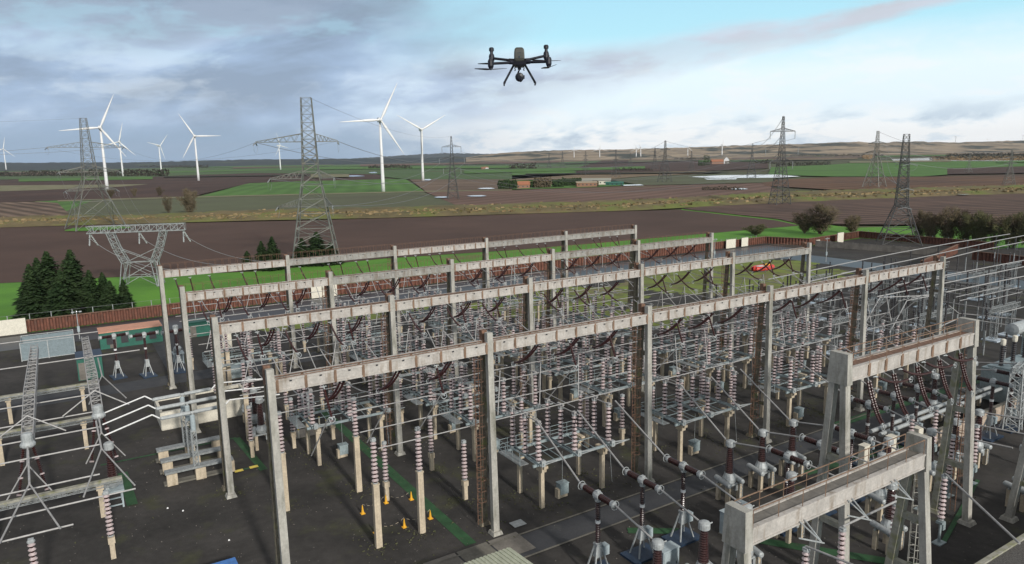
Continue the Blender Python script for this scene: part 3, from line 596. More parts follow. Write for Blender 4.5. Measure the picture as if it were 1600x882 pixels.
for i, (x, y, w, h, lb) in enumerate([(1245, 240, 90, 34, 'large white industrial block on the far plain'), (1270, 239.5, 50, 22, 'smaller grey industrial block right of the large white one'), (1212, 242, 160, 10, 'long low pale works left of the large white block')]):
    house(x, y, w, 40, h, 2, M['cream'] if i != 1 else M['steel'], grey_r, lb, 0, 'factory', 'factory')
t = thing('chimney_stack', 'pale chimney beside the large white industrial block', 'chimney', G(1256, 240)); b = MB(); b.tube((0, 0, 0), (0, 0, 62), 4, 10, 2.8); b.build('stack', M['cream'], t); b = MB(); b.tube((0, 0, 62), (0, 0, 64), 3.4, 10); b.build('rim', M['steel'], t)
for i, (x, y) in enumerate([(755, 265), (760, 264.5)]): house(x, y, 10, 8, 4, 2, M['white'] if i else brick, tile, ['tiny red-roofed house left of the centre, far off', 'tiny white house far off near the red-roofed one'][i])
for i, (x, y) in enumerate([(1322, 242), (1380, 240), (1497, 237.5), (1523, 238)]): house(x, y, 40, 20, 9, 6, M['cream'], tile, ['pale distant house at the foot of the hill left of the tall pylons', 'pale distant house behind the slim leggy pylon', 'left one of two pale houses below the right hillside', 'right one of two pale houses below the right hillside'][i])

# ------------------------------------------------------------------ wind turbines
def turbine_meshes():
    b = MB(); b.lathe([(1.9, 0), (1.7, 12), (1.4, 35), (1.0, 66.5)], 14); tw = b.mesh('tower', M['white']); tw.polygons.foreach_set('use_smooth', [True]*len(tw.polygons))
    b = MB(); b.box((0, 1.5, 68), (3.4, 9, 3.6)); b.box((0, 2.0, 69.9), (2.6, 6, .5)); nac = b.mesh('nacelle', M['white'])
    b = MB(); b.box((0, 5.6, 69.9), (2.2, 1.6, 1.4)); vent = b.mesh('cooler', M['nacdark'])
    b = MB(); b.lathe([(1.7, 0), (1.7, 1.6), (1.2, 2.8), (.3, 3.4)], 12, (0, -3, 68), (0, -1, 0)); hub = b.mesh('hub', M['white'])
    b = MB(); pr = [(0, 1.0, 1.0), (3, 1.0, .9), (8, 1.5, .45), (14, 1.25, .34), (24, .8, .22), (34, .42, .12), (38.5, .15, .05)]
    for i, (z, w, th) in enumerate(pr):
        for k in range(8):
            a = 2*pi*k/8; b.v.append((cos(a)*w*.9+w*.1, sin(a)*th, z))
    for i in range(len(pr)-1):
        for k in range(8): b.f.append((i*8+k, i*8+(k+1) % 8, (i+1)*8+(k+1) % 8, (i+1)*8+k)); b.mi.append(0); b.sm.append(True)
    bl = b.mesh('blade', M['white']); return tw, nac, vent, hub, bl
TB = turbine_meshes()
def turbine(px, py, yhub, rot, yaw, label, group='white wind turbines', dist=None):
    p = G(px, py) if dist is None else None
    if p is None:
        p = at_depth(px, py, dist)
    t = thing('wind_turbine', label, 'wind turbine', p, yaw, group)
    if dist is None: s = height_at(px, py, yhub)/68
    else: s = (at_depth(px, yhub, dist).z-p.z)/68
    t.scale = (s, s, s) if dist is None else (s*2.1, s*2.1, s)
    for n, me in zip(('tower', 'nacelle', 'cooler', 'hub'), TB[:4]): obj(n, me, t)
    for k in range(3):
        o = obj('blade', TB[4], t, (0, -4.6, 68)); o.rotation_euler = (0, R(rot+120*k), 0)
for a in [(599, 300, 188, 27, .35, 'tallest wind turbine, nearest the centre, one blade straight left'), (661, 283, 203, 60, .35, 'wind turbine right of the tallest one, blades making a wide V'),
          (168, 299, 200, 25, .45, 'large wind turbine standing behind the left pylon'), (192.5, 276, 222, 15, .3, 'smaller wind turbine right behind the left pylon'), (252.5, 271, 228, 42, 1.15, 'small slim wind turbine in the left distance'),
          (310.5, 283, 213, -30, .3, 'wind turbine left of the big pylon with a blade pointing right'), (10, 267, 233, 12, .5, 'wind turbine at the left edge of the view'), (438.5, 266, 228, -20, 1.2, 'thin wind turbine seen under the big pylon crossarm')]: turbine(*a)
for i, (x, y, yh, rot, d) in enumerate([(897, 247, 235, 0, 4350), (937, 247, 233, 0, 4350), (994, 246, 232, -15, 4300), (1001, 246, 231, -20, 4300), (1074.5, 244.5, 231, 30, 4250), (1128, 244, 227, 0, 4100), (1493, 222, 214, 55, 5900), (1542, 223, 218, 0, 6100), (1598, 218, 212, 55, 6000)]):
    turbine(x, y, yh, rot, .2, ['distant sunlit turbine, leftmost of the far row below the bright sky', 'distant sunlit turbine, second from the left in the far row', 'left one of two far turbines standing close together', 'right one of two far turbines standing close together',
        'distant turbine left of the last one in the far row', 'tallest distant turbine at the right end of the far row', 'tiny turbine on the right hill crest, most complete of three', 'tiny faint turbine in the middle of the right hill crest', 'tiny turbine on the hill crest at the right edge'][i], 'far white wind turbines', d)

# ------------------------------------------------------------------ pylons
def pylon_body(b, H, w0, zw, w1, w2, nlow, nup, r=.16):
    def W(z): return w0+(w1-w0)*min(1, z/zw) if z < zw else w1+(w2-w1)*(z-zw)/(H-zw)
    zs = [zw*(1-(1-i/nlow)**1.5) for i in range(nlow+1)] if nlow > 1 else [0, zw]
    zs = [zw*((i/nlow)**.85) for i in range(nlow+1)]+[zw+(H-zw)*(i+1)/nup for i in range(nup)]
    cs = ((-1, -1), (1, -1), (1, 1), (-1, 1))
    P = lambda k, z: Vector((cs[k % 4][0]*W(z)/2, cs[k % 4][1]*W(z)/2, z))
    for i in range(len(zs)-1):
        a, c = zs[i], zs[i+1]; rr = r*(1.15-.6*a/H)
        for k in range(4):
            b.tube(P(k, a), P(k, c), rr, 4, caps=False)
            b.tube(P(k, a), P(k+1, c), rr*.55, 3, caps=False); b.tube(P(k+1, a), P(k, c), rr*.55, 3, caps=False); b.tube(P(k, c), P(k+1, c), rr*.5, 3, caps=False)
            if a < zw*.65:
                mA = (P(k, a)+P(k, c))/2; mB = (P(k+1, a)+P(k+1, c))/2; m0 = (P(k, a)+P(k+1, c))/2
                b.tube(mA, m0, rr*.4, 3, caps=False); b.tube(mB, m0, rr*.4, 3, caps=False)
    return W
def crossarm(b, z, L, W, th=2.0, r=.11, sides=(-1, 1)):
    w = W(z)
    for s in sides:
        tip = Vector((s*L, 0, z))
        for y in (-1, 1):
            lo = Vector((s*w/2, y*w/2, z)); hi = Vector((s*W(z+th)/2, y*W(z+th)/2, z+th)); b.tube(lo, tip, r, 4, caps=False); b.tube(hi, tip+Vector((0, 0, .2)), r, 4, caps=False)
            for k in range(1, 6):
                a = lo.lerp(tip, k/6); c = hi.lerp(tip, (k-.5)/6); c2 = hi.lerp(tip, (k+.4)/6); b.tube(a, c, r*.5, 3, caps=False); b.tube(a, c2, r*.5, 3, caps=False)
        for k in range(0, 6):
            a = Vector((s*w/2, -w/2, z)).lerp(tip, k/6); c = Vector((s*w/2, w/2, z)).lerp(tip, (k+1)/6); b.tube(a, c, r*.5, 3, caps=False); b.tube(Vector((a.x, -a.y, z)), Vector((c.x, -c.y, z)), r*.5, 3, caps=False)
PY = {}
def pylon(px, py, ytop, kind, rz, label, mt='pylon', scale_w=1.0, hang=True, group='lattice electricity pylons', nm='pylon', thin=1.0):
    H = height_at(px, py, ytop); key = (kind, mt, thin)
    if key not in PY:
        parts = []; b = MB()
        if kind.startswith('tension'):      # wide top, low crossarms (height 50)
            Wf = pylon_body(b, 50, 13.5, 28, 4.6, 3.0, 6, 9, .22*thin) if kind == 'tension' else pylon_body(b, 50, 21, 23, 5.6, 2.4, 2, 9, .24*thin) if kind == 'tensionB' else pylon_body(b, 50, 21, 18, 6.4, 2.9, 3, 11, .30*thin); parts.append(('body', b))
            for z, L in ((17.5, 10.5), (26.0, 12.2), (37.0, 15.5)):
                L0 = L
                for s in (-1, 1): a = MB(); crossarm(a, z, L0*(1 if s < 0 or 'B' in kind else .55), Wf, 2.4, .14*thin, (s,)); parts.append(('crossarm', a))
                for s in (-1, 1):
                    L = L0*(1 if s < 0 or 'B' in kind else .55)
                    i = MB(); i.lathe([(.10, 0), (.2, .3), (.1, .6), (.2, .9), (.1, 1.2), (.2, 1.5), (.1, 1.8), (.2, 2.1), (.1, 2.4), (.2, 2.7), (.1, 3.0), (.2, 3.3), (.1, 3.8)], 6, (s*L, 0, z-.1), (s*.05, -1, -.22))
                    i.lathe([(.10, 0), (.2, .3), (.1, .6), (.2, .9), (.1, 1.2), (.2, 1.5), (.1, 1.8), (.2, 2.1), (.1, 2.4), (.2, 2.7), (.1, 3.0), (.2, 3.3), (.1, 3.8)], 6, (s*L, 0, z-.1), (s*.05, 1, -.22))
                    i.path([(s*L+s*.1, 3.7*math.cos(t), z-1.1-2.2*math.sin(t)) for t in [pi*k/8 for k in range(9)]], .035, 3); parts.append(('insulator', i))
        elif kind == 'suspension':
            Wf = pylon_body(b, 50, 9, 26, 3.0, .8, 6, 9, .2*thin); parts.append(('body', b))
            for z, L in ((24.5, 7), (32.5, 10), (41.5, 7.6)):
                for s in (-1, 1): a = MB(); crossarm(a, z, L, Wf, 1.8, .14*thin, (s,)); parts.append(('crossarm', a))
                for s in (-1, 1):
                    i = MB(); i.lathe([(.12, 0), (.24, .5), (.12, 1), (.24, 1.5), (.12, 2), (.24, 2.5), (.12, 3), (.2, 3.8), (.1, 4.2)], 6, (s*L, 0, z), (0, 0, -1)); parts.append(('insulator', i))
        else:                       # slim far one: splayed legs and a narrow mast
            Wf = pylon_body(b, 50, 15, 30, 3.2, 1.6, 4, 6, .24*thin); parts.append(('body', b))
            for z, L in ((39, 8), (31, 10)):
                for s in (-1, 1): a = MB(); crossarm(a, z, L, Wf, 1.8, .15*thin, (s,)); parts.append(('crossarm', a))
        PY[key] = [(n, q.mesh(n, M[mt] if n != 'insulator' else M['steel'])) for n, q in parts]
    t = thing(nm, label, 'pylon', G(px, py), rz, group); s = H/50; t.scale = (s*scale_w, s*scale_w, s)
    for n, me in PY[key]: obj(n, me, t)
    return t, s
pyA, sA = pylon(495, 410, 153, 'tension', 0.18, 'big lattice pylon with three wide crossarms standing behind the gantries, left of centre', thin=.85)
pyB, sB = pylon(150, 357, 185, 'tensionB', 0.75, 'tall grey pylon at the left standing on its own grass patch in the dark field', thin=.85)
pyR, sR = pylon(1404, 381, 210, 'tensionC', 1.25, 'dark narrow pylon inside the corner of the yard at the right', 'pylondark', .78, thin=.9)
pyC, sC = pylon(1218, 320, 182, 'suspension', 0.15, 'three-armed pylon right of centre beyond the dyke', 'pylondark', thin=1.1)
pyD, sD = pylon(1366, 293, 205, 'slim', -.9, 'leggy pale pylon left of the dark right-hand one', 'pylon', 1.0, thin=1.2)
pyE, sE = pylon(708, 312, 213, 'suspension', 0.2, 'slender faint pylon right of the two middle wind turbines', 'pylondark', thin=.9)
far = [(1038.5, 285, 220, 'leggy pylon in the fields right of the centre, nearest of the far ones'), (962, 277, 234, 'faint pylon left of the leggy one in the middle distance'), (1174, 276, 225, 'thin pylon just left of the three-armed one'),
       (1023, 265, 231, 'small pylon behind the leggy one, to its left'), (1080, 269, 236, 'small pylon right of the leggy one'), (1576, 290, 235, 'pale pylon near the right edge'), (1513, 271, 240, 'smaller pylon left of the one near the right edge'),
       (915, 274, 236, 'tiny pylon behind the far row of turbines'), (879, 263, 237, 'tiny pylon at the left end of the middle distance line'), (858, 263, 239, 'tiny pylon, last one of the fading line'), (30, 259.5, 237, 'tiny grey pylon right of the leftmost turbine'), (985, 262, 239, 'tiny faint pylon between two larger ones')]
for i, (x, y, yt, lb) in enumerate(far): pylon(x, y, yt, 'slim', .3+.5*i, lb, 'pylondark' if i not in (5, 6) else 'pylon', .9, thin=1.3)
b = MB(); p = G(150, 358)
b.add([(p.x+cos(a)*15*rnd.uniform(.8, 1.15), p.y+sin(a)*13*rnd.uniform(.8, 1.15), .2) for a in [2*pi*k/16 for k in range(16)]], [tuple(range(16))]); structure(b.build('grass_patch', FM['grass']))

# low goal-post tower by the wall
def goalpost():
    c = UV(5.5, 157); t = thing('gantry_tower', 'grey goal-post lattice tower with long top beam and pinched waist, left of the big pylon', 'pylon', c, R(12))
    H = 14.8; b = MB(); b.lattice((-11.5, 0, H), (11.5, 0, H), 1.7, 1.7, 14, .12, .07); b.build('top_beam', M['steel'], t)
    waist = {-1: Vector((-3.4, 0, 6.2)), 1: Vector((3.4, 0, 6.2))}
    for s in (-1, 1):
        b = MB(); b.lattice((s*6.3, 0, H-.8), (s*5.0, 0, 9.8), 1.6, 1.6, 3, .11, .06); b.lattice((s*5.0, 0, 9.8), waist[s], 1.6, 1.6, 3, .11, .06); b.build('upper_leg', M['steel'], t)
        b = MB()
        for y in (-1, 1):
            b.tube((s*2.6, y*.8, 6.2), (s*4.2, y*3.0, 0), .12, 4); b.tube((s*4.2, y*.8, 6.2), (s*4.6, y*3.0, 0), .12, 4); b.tube((s*3.4, y*.8, 6.2), (s*4.4, -y*3.0, 0), .08, 4)
        b.build('leg', M['steel'], t)
    b = MB()
    for y in (-.8, .8):
        b.tube((-3.4, y, 6.2), (3.4, y, 6.2), .11, 4); b.tube((-3.4, y, 6.2), (4.2, y, 9.6), .09, 4); b.tube((3.4, y, 6.2), (-4.2, y, 9.6), .09, 4); b.tube((-3.4, y, 6.2), (3.9, y*2.5, 2), .08, 4); b.tube((3.4, y, 6.2), (-3.9, y*2.5, 2), .08, 4)
        b.tube((-3.9, y*2.5, 2.6), (3.9, y*2.5, 2.6), .09, 4); b.tube((0, y*2.5, 2.6), (-4.2, y*3.4, .3), .08, 4); b.tube((0, y*2.5, 2.6), (4.2, y*3.4, .3), .08, 4)
    b.build('bracing', M['steel'], t)
    for x in (-11, 0.5, 11):
        for dx, dy in ((.3, -1), (1.2, .4)):
            i = MB(); i.lathe([(.09, 0)]+[(.22 if k % 2 else .1, .25*k) for k in range(1, 14)]+[(.07, 3.6)], 6, (x, 0, H-.9), (dx*.35, dy*.7, -1)); i.build('insulator', M['cast'], t)
    return c
goalpost()
def wire(label, pts, sag, r=.06, n=14, cat='power line', group=None, mt='wire', nm='power_line'):
    b = MB()
    for p, q in zip(pts[:-1], pts[1:]):
        p, q = Vector(p), Vector(q); b.path([p.lerp(q, k/n)-Vector((0, 0, sag*4*(k/n)*(1-k/n))) for k in range(n+1)], r, 4)
    o = b.build(nm, M[mt]); return tag(o, label, cat, group)
def arm(py, s, L, z):
    if py is pyA and L > 2: L *= .55
    return py.location+Matrix.Rotation(py.rotation_euler[2], 3, 'Z')@Vector((L*py.scale[0], 0, z*py.scale[2]))
gl = 'overhead lines between the pylons'
side = {1: 'right', -1: 'left'}; lev = {17.5: 'lowest', 26.0: 'middle', 37.0: 'top'}
for s in (-1, 1):
    for z, L in ((17.5, 10.5), (26.0, 12.2), (37.0, 15.5)):
        zz = {17.5: 24.5, 26.0: 32.5, 37.0: 41.5}[z]; LL = {17.5: 7, 26.0: 10, 37.0: 7.6}[z]
        wire(f'conductor running right from the {side[s]} end of the {lev[z]} crossarm of the big pylon', [arm(pyA, sA, s*L, z), arm(pyE, sE, s*LL, zz-4)], 7, .09, 20, group=gl)
        if z > 30: wire(f'conductor running left from the {side[s]} end of the top crossarm of the left pylon', [arm(pyB, sB, s*L, z), Vector((-420+s*12, 330, 47))], 6, .09, group=gl)
        wire(f'conductor between the left pylon and the big pylon, {side[s]} side, {lev[z]} crossarm', [arm(pyB, sB, s*L, z), arm(pyA, sA, -abs(L)*s, z)] if z > 30 else [arm(pyB, sB, s*L, z), UV(5.5+s*6, 157, 14)], 6, .035, 20, group=gl)
        if z > 20: wire(f'thin conductor from the dark right pylon to the leggy one, {side[s]} side, {lev[z]} level', [arm(pyR, sR, s*L, z), arm(pyD, sD, s*8, 39 if z > 30 else 31)], 4, .07, 20, group=gl)
        wire(f'thin conductor leaving the three-armed pylon to the left, {side[s]} side, {lev[z]} arm', [arm(pyC, sC, s*LL, zz-4), arm(pyE, sE, s*LL, zz-4)], 14, .10, 24, group=gl)
wire('earth wire from the peak of the big pylon to the faint one', [arm(pyA, sA, 1, 50), arm(pyE, sE, 0, 50)], 5, .045, 20, group=gl)
wire('earth wire from the peak of the left pylon running left', [arm(pyB, sB, 0, 50), Vector((-420, 330, 56))], 3, .045, group=gl)
for i, (x0, u, k) in enumerate(((-11, 6, 0), (0.5, 11, 1), (11, 15, 2))):
    wire(f'{["left", "middle", "right"][i]} pale conductor slung from the goal-post tower down to the farthest gantry', [UV(5.5, 157, 13)+Matrix.Rotation(R(12), 3, 'Z')@Vector((x0, -1, 0)), UV(u+1.5+3*k, 59.6, 16.2)], 3.0, .06, 18, group='slack spans from the goal-post tower', mt='tube')

for i, (a, c) in enumerate((((1038.5, 220, 285), (1174, 225, 276)), ((1174, 225, 276), (1218, 182, 320)), ((962, 234, 277), (1038.5, 220, 285)), ((1366, 205, 293), (1576, 235, 290)), ((879, 237, 263), (962, 234, 277)), ((1023, 231, 265), (1080, 236, 269)))):
    for j, fr in enumerate((.99, .80, .62)):
        h0, h1 = height_at(a[0], a[2], a[1]), height_at(c[0], c[2], c[1])
        wire(f'far thin conductor, {["top", "middle", "bottom"][j]} one of span {ORD[i]} among the distant pylons' if False else f'{["top", "middle", "bottom"][j]} thin conductor of the {ORD[i]} distant pylon span', [G(a[0], a[2])+Vector((0, 0, h0*fr)), G(c[0], c[2])+Vector((0, 0, h1*fr))], 8, .13, 16, group='wires of the distant pylon spans')

# ------------------------------------------------------------------ perimeter wall, fence, panels
def pile_wall(p, q, h, label):
    p, q = Vector(p), Vector(q); L = (q-p).length; d = (q-p).normalized(); t = thing('sheet_pile_wall', label, 'wall', p, math.atan2(d.y, d.x), 'rusty sheet pile walls round the yard')
    n = int(L/1.0); per = L/n; b = MB(); xs = []
    for i in range(n):
        x = i*per; xs += [(x, -.18), (x+per*.32, -.18), (x+per*.5, .18), (x+per*.82, .18)]
    xs.append((L, -.18))
    for x, y in xs: b.v += [(x, y, 0), (x, y, h)]
    for i in range(len(xs)-1): b.f.append((2*i, 2*i+2, 2*i+3, 2*i+1)); b.mi.append(0); b.sm.append(False)
    b.box((L/2, .3, h/2), (L, .1, h-.1)); b.build('sheet_piles', M['pile'], t)
    c = MB(); c.box((L/2, .05, h+.04), (L, .62, .12)); c.build('capping', M['rust'], t)
pile_wall(UV(-92, 112), UV(120, 112.6), 2.3, 'long rusty sheet pile wall behind the yard, left stretch')
pile_wall(UV(120.2, 112.6), UV(194, 113), 2.3, 'rusty sheet pile wall behind the yard, stretch right of the gantries')
pile_wall(UV(194, 113), UV(199, 99.5), 2.3, 'short dark stretch of rusty wall turning the corner')
pile_wall(UV(199.2, 99.8), UV(232, 102.5), 2.3, 'bright red-brown stretch of wall left of the right-hand pylon')
pile_wall(UV(232, 102.3), UV(231, 58), 2.3, 'dark stretch of rusty wall behind the right-hand pylon')
pile_wall(UV(176, 50), UV(216, 61), 2.6, 'short inner red-brown wall near the busbars at the right')
pile_wall(UV(206, 52), UV(204, 20), 2.3, 'low dark wall at the far right behind the busbars')
def fence(p, q, n, h, label, mt, panel=False):
    p, q = Vector(p), Vector(q); L = (q-p).length; d = (q-p).normalized(); t = thing('boundary_fence', label, 'fence', p, math.atan2(d.y, d.x))
    po = MB(); po.box((0, 0, h/2), (.14, .14, h)); me = po.mesh('post', M[mt])
    for i in range(n): obj('post', me, t, (L*i/(n-1), 0, 0))
    b = MB()
    if panel:
        for i in range(n-1): b.box((L*(i+.5)/(n-1), 0, h*.47), (L/(n-1)-.16, .08, h*.9))
        b.build('panels', M['slab'], t)
    else:
        for z in (.3, .8, 1.3, h-.05): b.tube((0, 0, z), (L, 0, z), .02, 3)
        b.build('wires', M['wire'], t)
fence(UV(-92, 115.5), UV(60, 116.2), 44, 2.9, 'post and wire fence standing on the grass behind the left wall', 'steel')
fence(UV(199, 97), UV(206, 62), 16, 2.2, 'grey panelled fence inside the yard near the right-hand pylon', 'slab', True)
fence(UV(120, 116), UV(194, 117), 30, 2.4, 'thin post and wire fence behind the wall right of the gantries', 'steel')
fence(UV(236, 104), UV(234, 40), 26, 2.4, 'thin post and wire fence behind the dark wall at the right', 'steel')
def panel(u, v, w, h, label, rz=0):
    t = thing('panel_board', label, 'panel', UV(u, v), TH+rz, 'pale panels on the rusty wall'); b = MB(); b.box((0, 0, h/2+.05), (w, .12, h)); b.build('board', M['cream'], t)
    b = MB()
    for s in (-1, 1): b.box((s*(w/2-.1), .16, h/2), (.12, .12, h)); 
    b.build('frame', M['steel'], t)
panel(-20.6, 111.3, 4.6, 2.9, 'cream panel on the rusty wall at the far left'); panel(37.2, 111.5, 3.0, 2.6, 'cream panel on the wall just right of the big pylon foot, left of two'); panel(40.6, 111.5, 2.2, 2.6, 'cream panel on the wall, right of two near the big pylon')
panel(175, 111.6, 4.5, 2.9, 'white panel on the wall right of the gantry rows, left of two'); panel(182, 111.8, 3.2, 2.9, 'white panel on the wall right of the gantry rows, right of two'); panel(214, 98, 3.4, 3.4, 'cream board standing under the right-hand pylon'); panel(200.5, 97.2, 2, 2, 'small white board on the corner of the wall')

# ------------------------------------------------------------------ the drone
def drone():
    c = at_depth(811.5, 99, 12.5); t = thing('drone', 'black quadcopter drone hovering in the sky with a camera slung underneath', 'drone', c, 0.0)
    b = MB(); b.lathe([(.035, -.10), (.085, -.085), (.098, -.04), (.095, .04), (.088, .09), (.06, .115)], 4, (0, 0, .10), (0, 0, 1)); o = b.build('body', M['dronegrey'], t); o.scale = (1.2, 1.2, 1.1)
    bv = o.modifiers.new('b', 'BEVEL'); bv.width = .02; bv.segments = 2
    b = MB(); b.box((0, 0, -.015), (.21, .26, .05), top=1.1); b.box((0, 0, -.045), (.12, .2, .03)); b.build('belly', M['drone'], t)
    b = MB(); b.box((0, -.075, .125), (.06, .012, .05)); b.box((0, -.082, .085), (.022, .01, .03)); b.build('sensor', M['lens'], t)
    for sx, sy, z1 in ((-1, 1, .13), (1, 1, .155), (-1, -1, -.045), (1, -1, -.03)):
        m_ = Vector((sx*.445, sy*.36, z1)); a = MB(); a.tube((sx*.09, sy*.09, .0 if sy < 0 else .05), m_, .022, 8); a.tube((sx*.09, sy*.09, .0 if sy < 0 else .05), Vector((sx*.16, sy*.14, .0 if sy < 0 else .06)), .034, 8); ao = a.build('arm', M['drone'], t)
        q = MB(); up = 1 if sy > 0 else -1
        q.lathe([(.032, -.07), (.046, -.035), (.046, .035), (.034, .065)], 10, m_); q.build('motor', M['drone'], t)
        if up > 0: q = MB(); q.lathe([(.026, 0), (.026, .055), (.040, .06), (.042, .10), (.028, .118)], 10, m_+Vector((0, 0, .05))); q.build('antenna', M['drone'], t)
        else: q = MB(); q.tube(m_, m_+Vector((0, 0, -.085)), .030, 8); q.tube(m_, m_+Vector((0, 0, .10)), .014, 6); q.build('antenna', M['drone'], t)
        hub = m_+Vector((0, 0, -.085)); pr = MB(); ang = {(-1, 1): 2.75, (1, 1): .25, (-1, -1): .08, (1, -1): 2.0}[(sx, sy)]
        for s in (0, pi):
            d = Vector((cos(ang+s), sin(ang+s), .05)); n = Vector((-sin(ang+s), cos(ang+s), .25)); L = [0, .04, .09, .17, .25]; w = [.012, .030, .034, .024, .009]
            for i in range(4):
                p0, p1 = hub+d*L[i], hub+d*L[i+1]; h_ = Vector((0, 0, .0018)); pr.add([p0-n*w[i]-h_, p0+n*w[i]-h_, p1+n*w[i+1]-h_, p1-n*w[i+1]-h_, p0-n*w[i]+h_, p0+n*w[i]+h_, p1+n*w[i+1]+h_, p1-n*w[i+1]+h_],
                    [(0, 1, 2, 3), (7, 6, 5, 4), (0, 3, 7, 4), (1, 5, 6, 2)])
        pr.tube(hub+Vector((0, 0, -.01)), hub+Vector((0, 0, .03)), .012, 8); pr.build('propeller', M['drone'], t)
    for s in (-1, 1):
        l = MB(); l.tube((s*.085, 0, -.02), (s*.245, 0, -.30), .018, 8); l.tube((s*.235, 0, -.285), (s*.248, 0, -.31), .02, 8); l.tube((s*.248, -.13, -.325), (s*.248, .13, -.325), .013, 8)
        l.build('landing_leg', M['drone'], t)
        l = MB(); l.path([(s*.05, -.02, -.05), (s*.075, -.02, -.07), (s*.065, -.02, -.11), (s*.078, -.02, -.12)], .008, 6); l.build('mount', M['drone'], t)
    t.scale = (1.1, 1.1, 1.1); g = MB(); g.tube((0, 0, -.05), (0, 0, -.10), .03, 8); g.tube((0, 0, -.10), (-.03, .02, -.16), .014, 6); g.tube((-.03, .02, -.16), (-.035, 0, -.20), .016, 6); go = g.build('gimbal', M['drone'], t)
    g = MB(); g.lathe([(.03, -.07), (.065, -.055), (.072, 0), (.065, .06), (.03, .075)], 12, (.0, 0, -.215), (0, 1, .15)); g.box((.055, .0, -.215), (.05, .07, .05)); g.box((-.05, 0, -.215), (.03, .06, .04)); g.lathe([(.02, 0), (.032, .01), (.032, .05), (.026, .06)], 12, (.012, -.04, -.255), (0, -1, -.3)); ca = g.build('camera', M['drone'], t)
    g = MB(); g.lathe([(.024, 0), (.02, .006)], 12, (.012, -.101, -.273), (0, -1, -.3)); g.build('lens', M['lens'], ca)
drone()
# ------------------------------------------------------------------ concrete portal gantries
GR = TH
def col_mesh(H=HT, hw=.24, v0=-.62, v1=1.35):
    f = MB(); f.bar((0, v0, 0.12), (0, -.28, H-1.2), .56, .46, .5); f.bar((0, -.30, H-1.35), (0, -.26, H), .50, .46)
    f.box((0, v0, .15), (.95, .95, .3), top=.8)
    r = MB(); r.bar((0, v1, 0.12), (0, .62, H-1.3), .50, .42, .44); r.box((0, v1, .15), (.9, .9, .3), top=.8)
    for z, t in ((4.2, .5), (8.5, .5), (12.6, .4)):
        k = z/H; r.box((0, (v0*(1-k)-.28*k+v1*(1-k)+.62*k)/2, z), (.3, (v1-v0)*(1-k)+.8*k, .35))
    h = MB(); h.box((0, .62, H-.62), (.46, .44, 1.35)); h.box((0, .2, H-.95), (.44, .5, .5))
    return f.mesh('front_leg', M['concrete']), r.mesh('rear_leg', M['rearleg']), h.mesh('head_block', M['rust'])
CMESH = col_mesh()
def beam_mesh(L=BAY-.5, z=HT-1.16, D=.90, clean=False):
    b = MB()                                   # precast girder with recessed web panels and stained joints
    for v in (-.42, .50):
        b.mat(0); b.box((L/2, v, z), (L, .16, D-.28)); b.box((L/2, v, z+D/2-.07), (L, .30, .14)); b.box((L/2, v, z-D/2+.07), (L, .30, .14))
        b.mat(1)
        n = 8
        for i in range(n+1):
            x = L*i/n; x = min(max(x, .13), L-.13); b.box((x, v, z), (.19 if not clean else .1, .307 if not clean else .24, D-.003))
        b.mat(2)
        for i in range(n): b.box((L*(i+.5)/n, v-.152 if v < 0 else v+.152, z+D/2-.20), (.16, .012, .10))
    b.mat(0); b.box((L/2, .04, z-D/2+.2), (L, .62, .06))
    return b.mesh('beam', [M['beam'] if not clean else M['beam2'], M['ruststain'] if not clean else M['beam2'], M['nacdark']])
BM, BMC = beam_mesh(), beam_mesh(clean=True)
def rail_mesh(kind, L=BAY-.7):
    b = MB(); z = HT-.71
    if kind == 'pipe':
        b.tube((0, -.40, z+.03), (L, -.40, z+.03), .028, 5); b.tube((0, .1, z+.04), (L, .1, z+.04), .035, 5)
        for i in range(12): b.tube((L*(i+.5)/12, -.42, z), (L*(i+.5)/12, -.42, z+.32), .018, 4)
    else:
        for v in (-.50, .58):
            n = 17
            for i in range(n+1): b.tube((L*i/n, v, z-.6), (L*i/n, v, z+.95), .022, 4)
            b.tube((0, v, z+.93), (L, v, z+.93), .014, 3)
        b.tube((0, -.42, z+.06), (L, -.42, z+.06), .035, 4)
    return b.mesh('handrail', M['rust'])
RP, RS = rail_mesh('pipe'), rail_mesh('stanchion')
def ladder_mesh(H=HT-1.2, mt='rust'):
    b = MB()
    for s in (-.2, .2): b.tube((s, 0, .3), (s, 0, H), .035, 4)
    for i in range(int(H/.35)): b.tube((-.2, 0, .4+i*.35), (.2, 0, .4+i*.35), .015, 3)
    z = 2.6
    while z < H:
        pts = [Vector((.42*cos(a), -.38+.42*sin(a), z)) for a in [pi*k/6*2 for k in range(7)]]; b.path(pts, .03, 4); z += .95
    for a in (pi*1.1, pi*1.5, pi*1.9): b.tube((.42*cos(a), -.38+.42*sin(a), 2.6), (.42*cos(a), -.38+.42*sin(a), H), .015, 3)
    return b.mesh('ladder', M[mt])
LM = ladder_mesh()
glab = ['front concrete gantry row with rust-streaked beams, nearest of the four long rows', 'second concrete gantry row, just behind the nearest long row', 'third concrete gantry row with thin upright rods along its beams', 'farthest concrete gantry row, along the green grass']
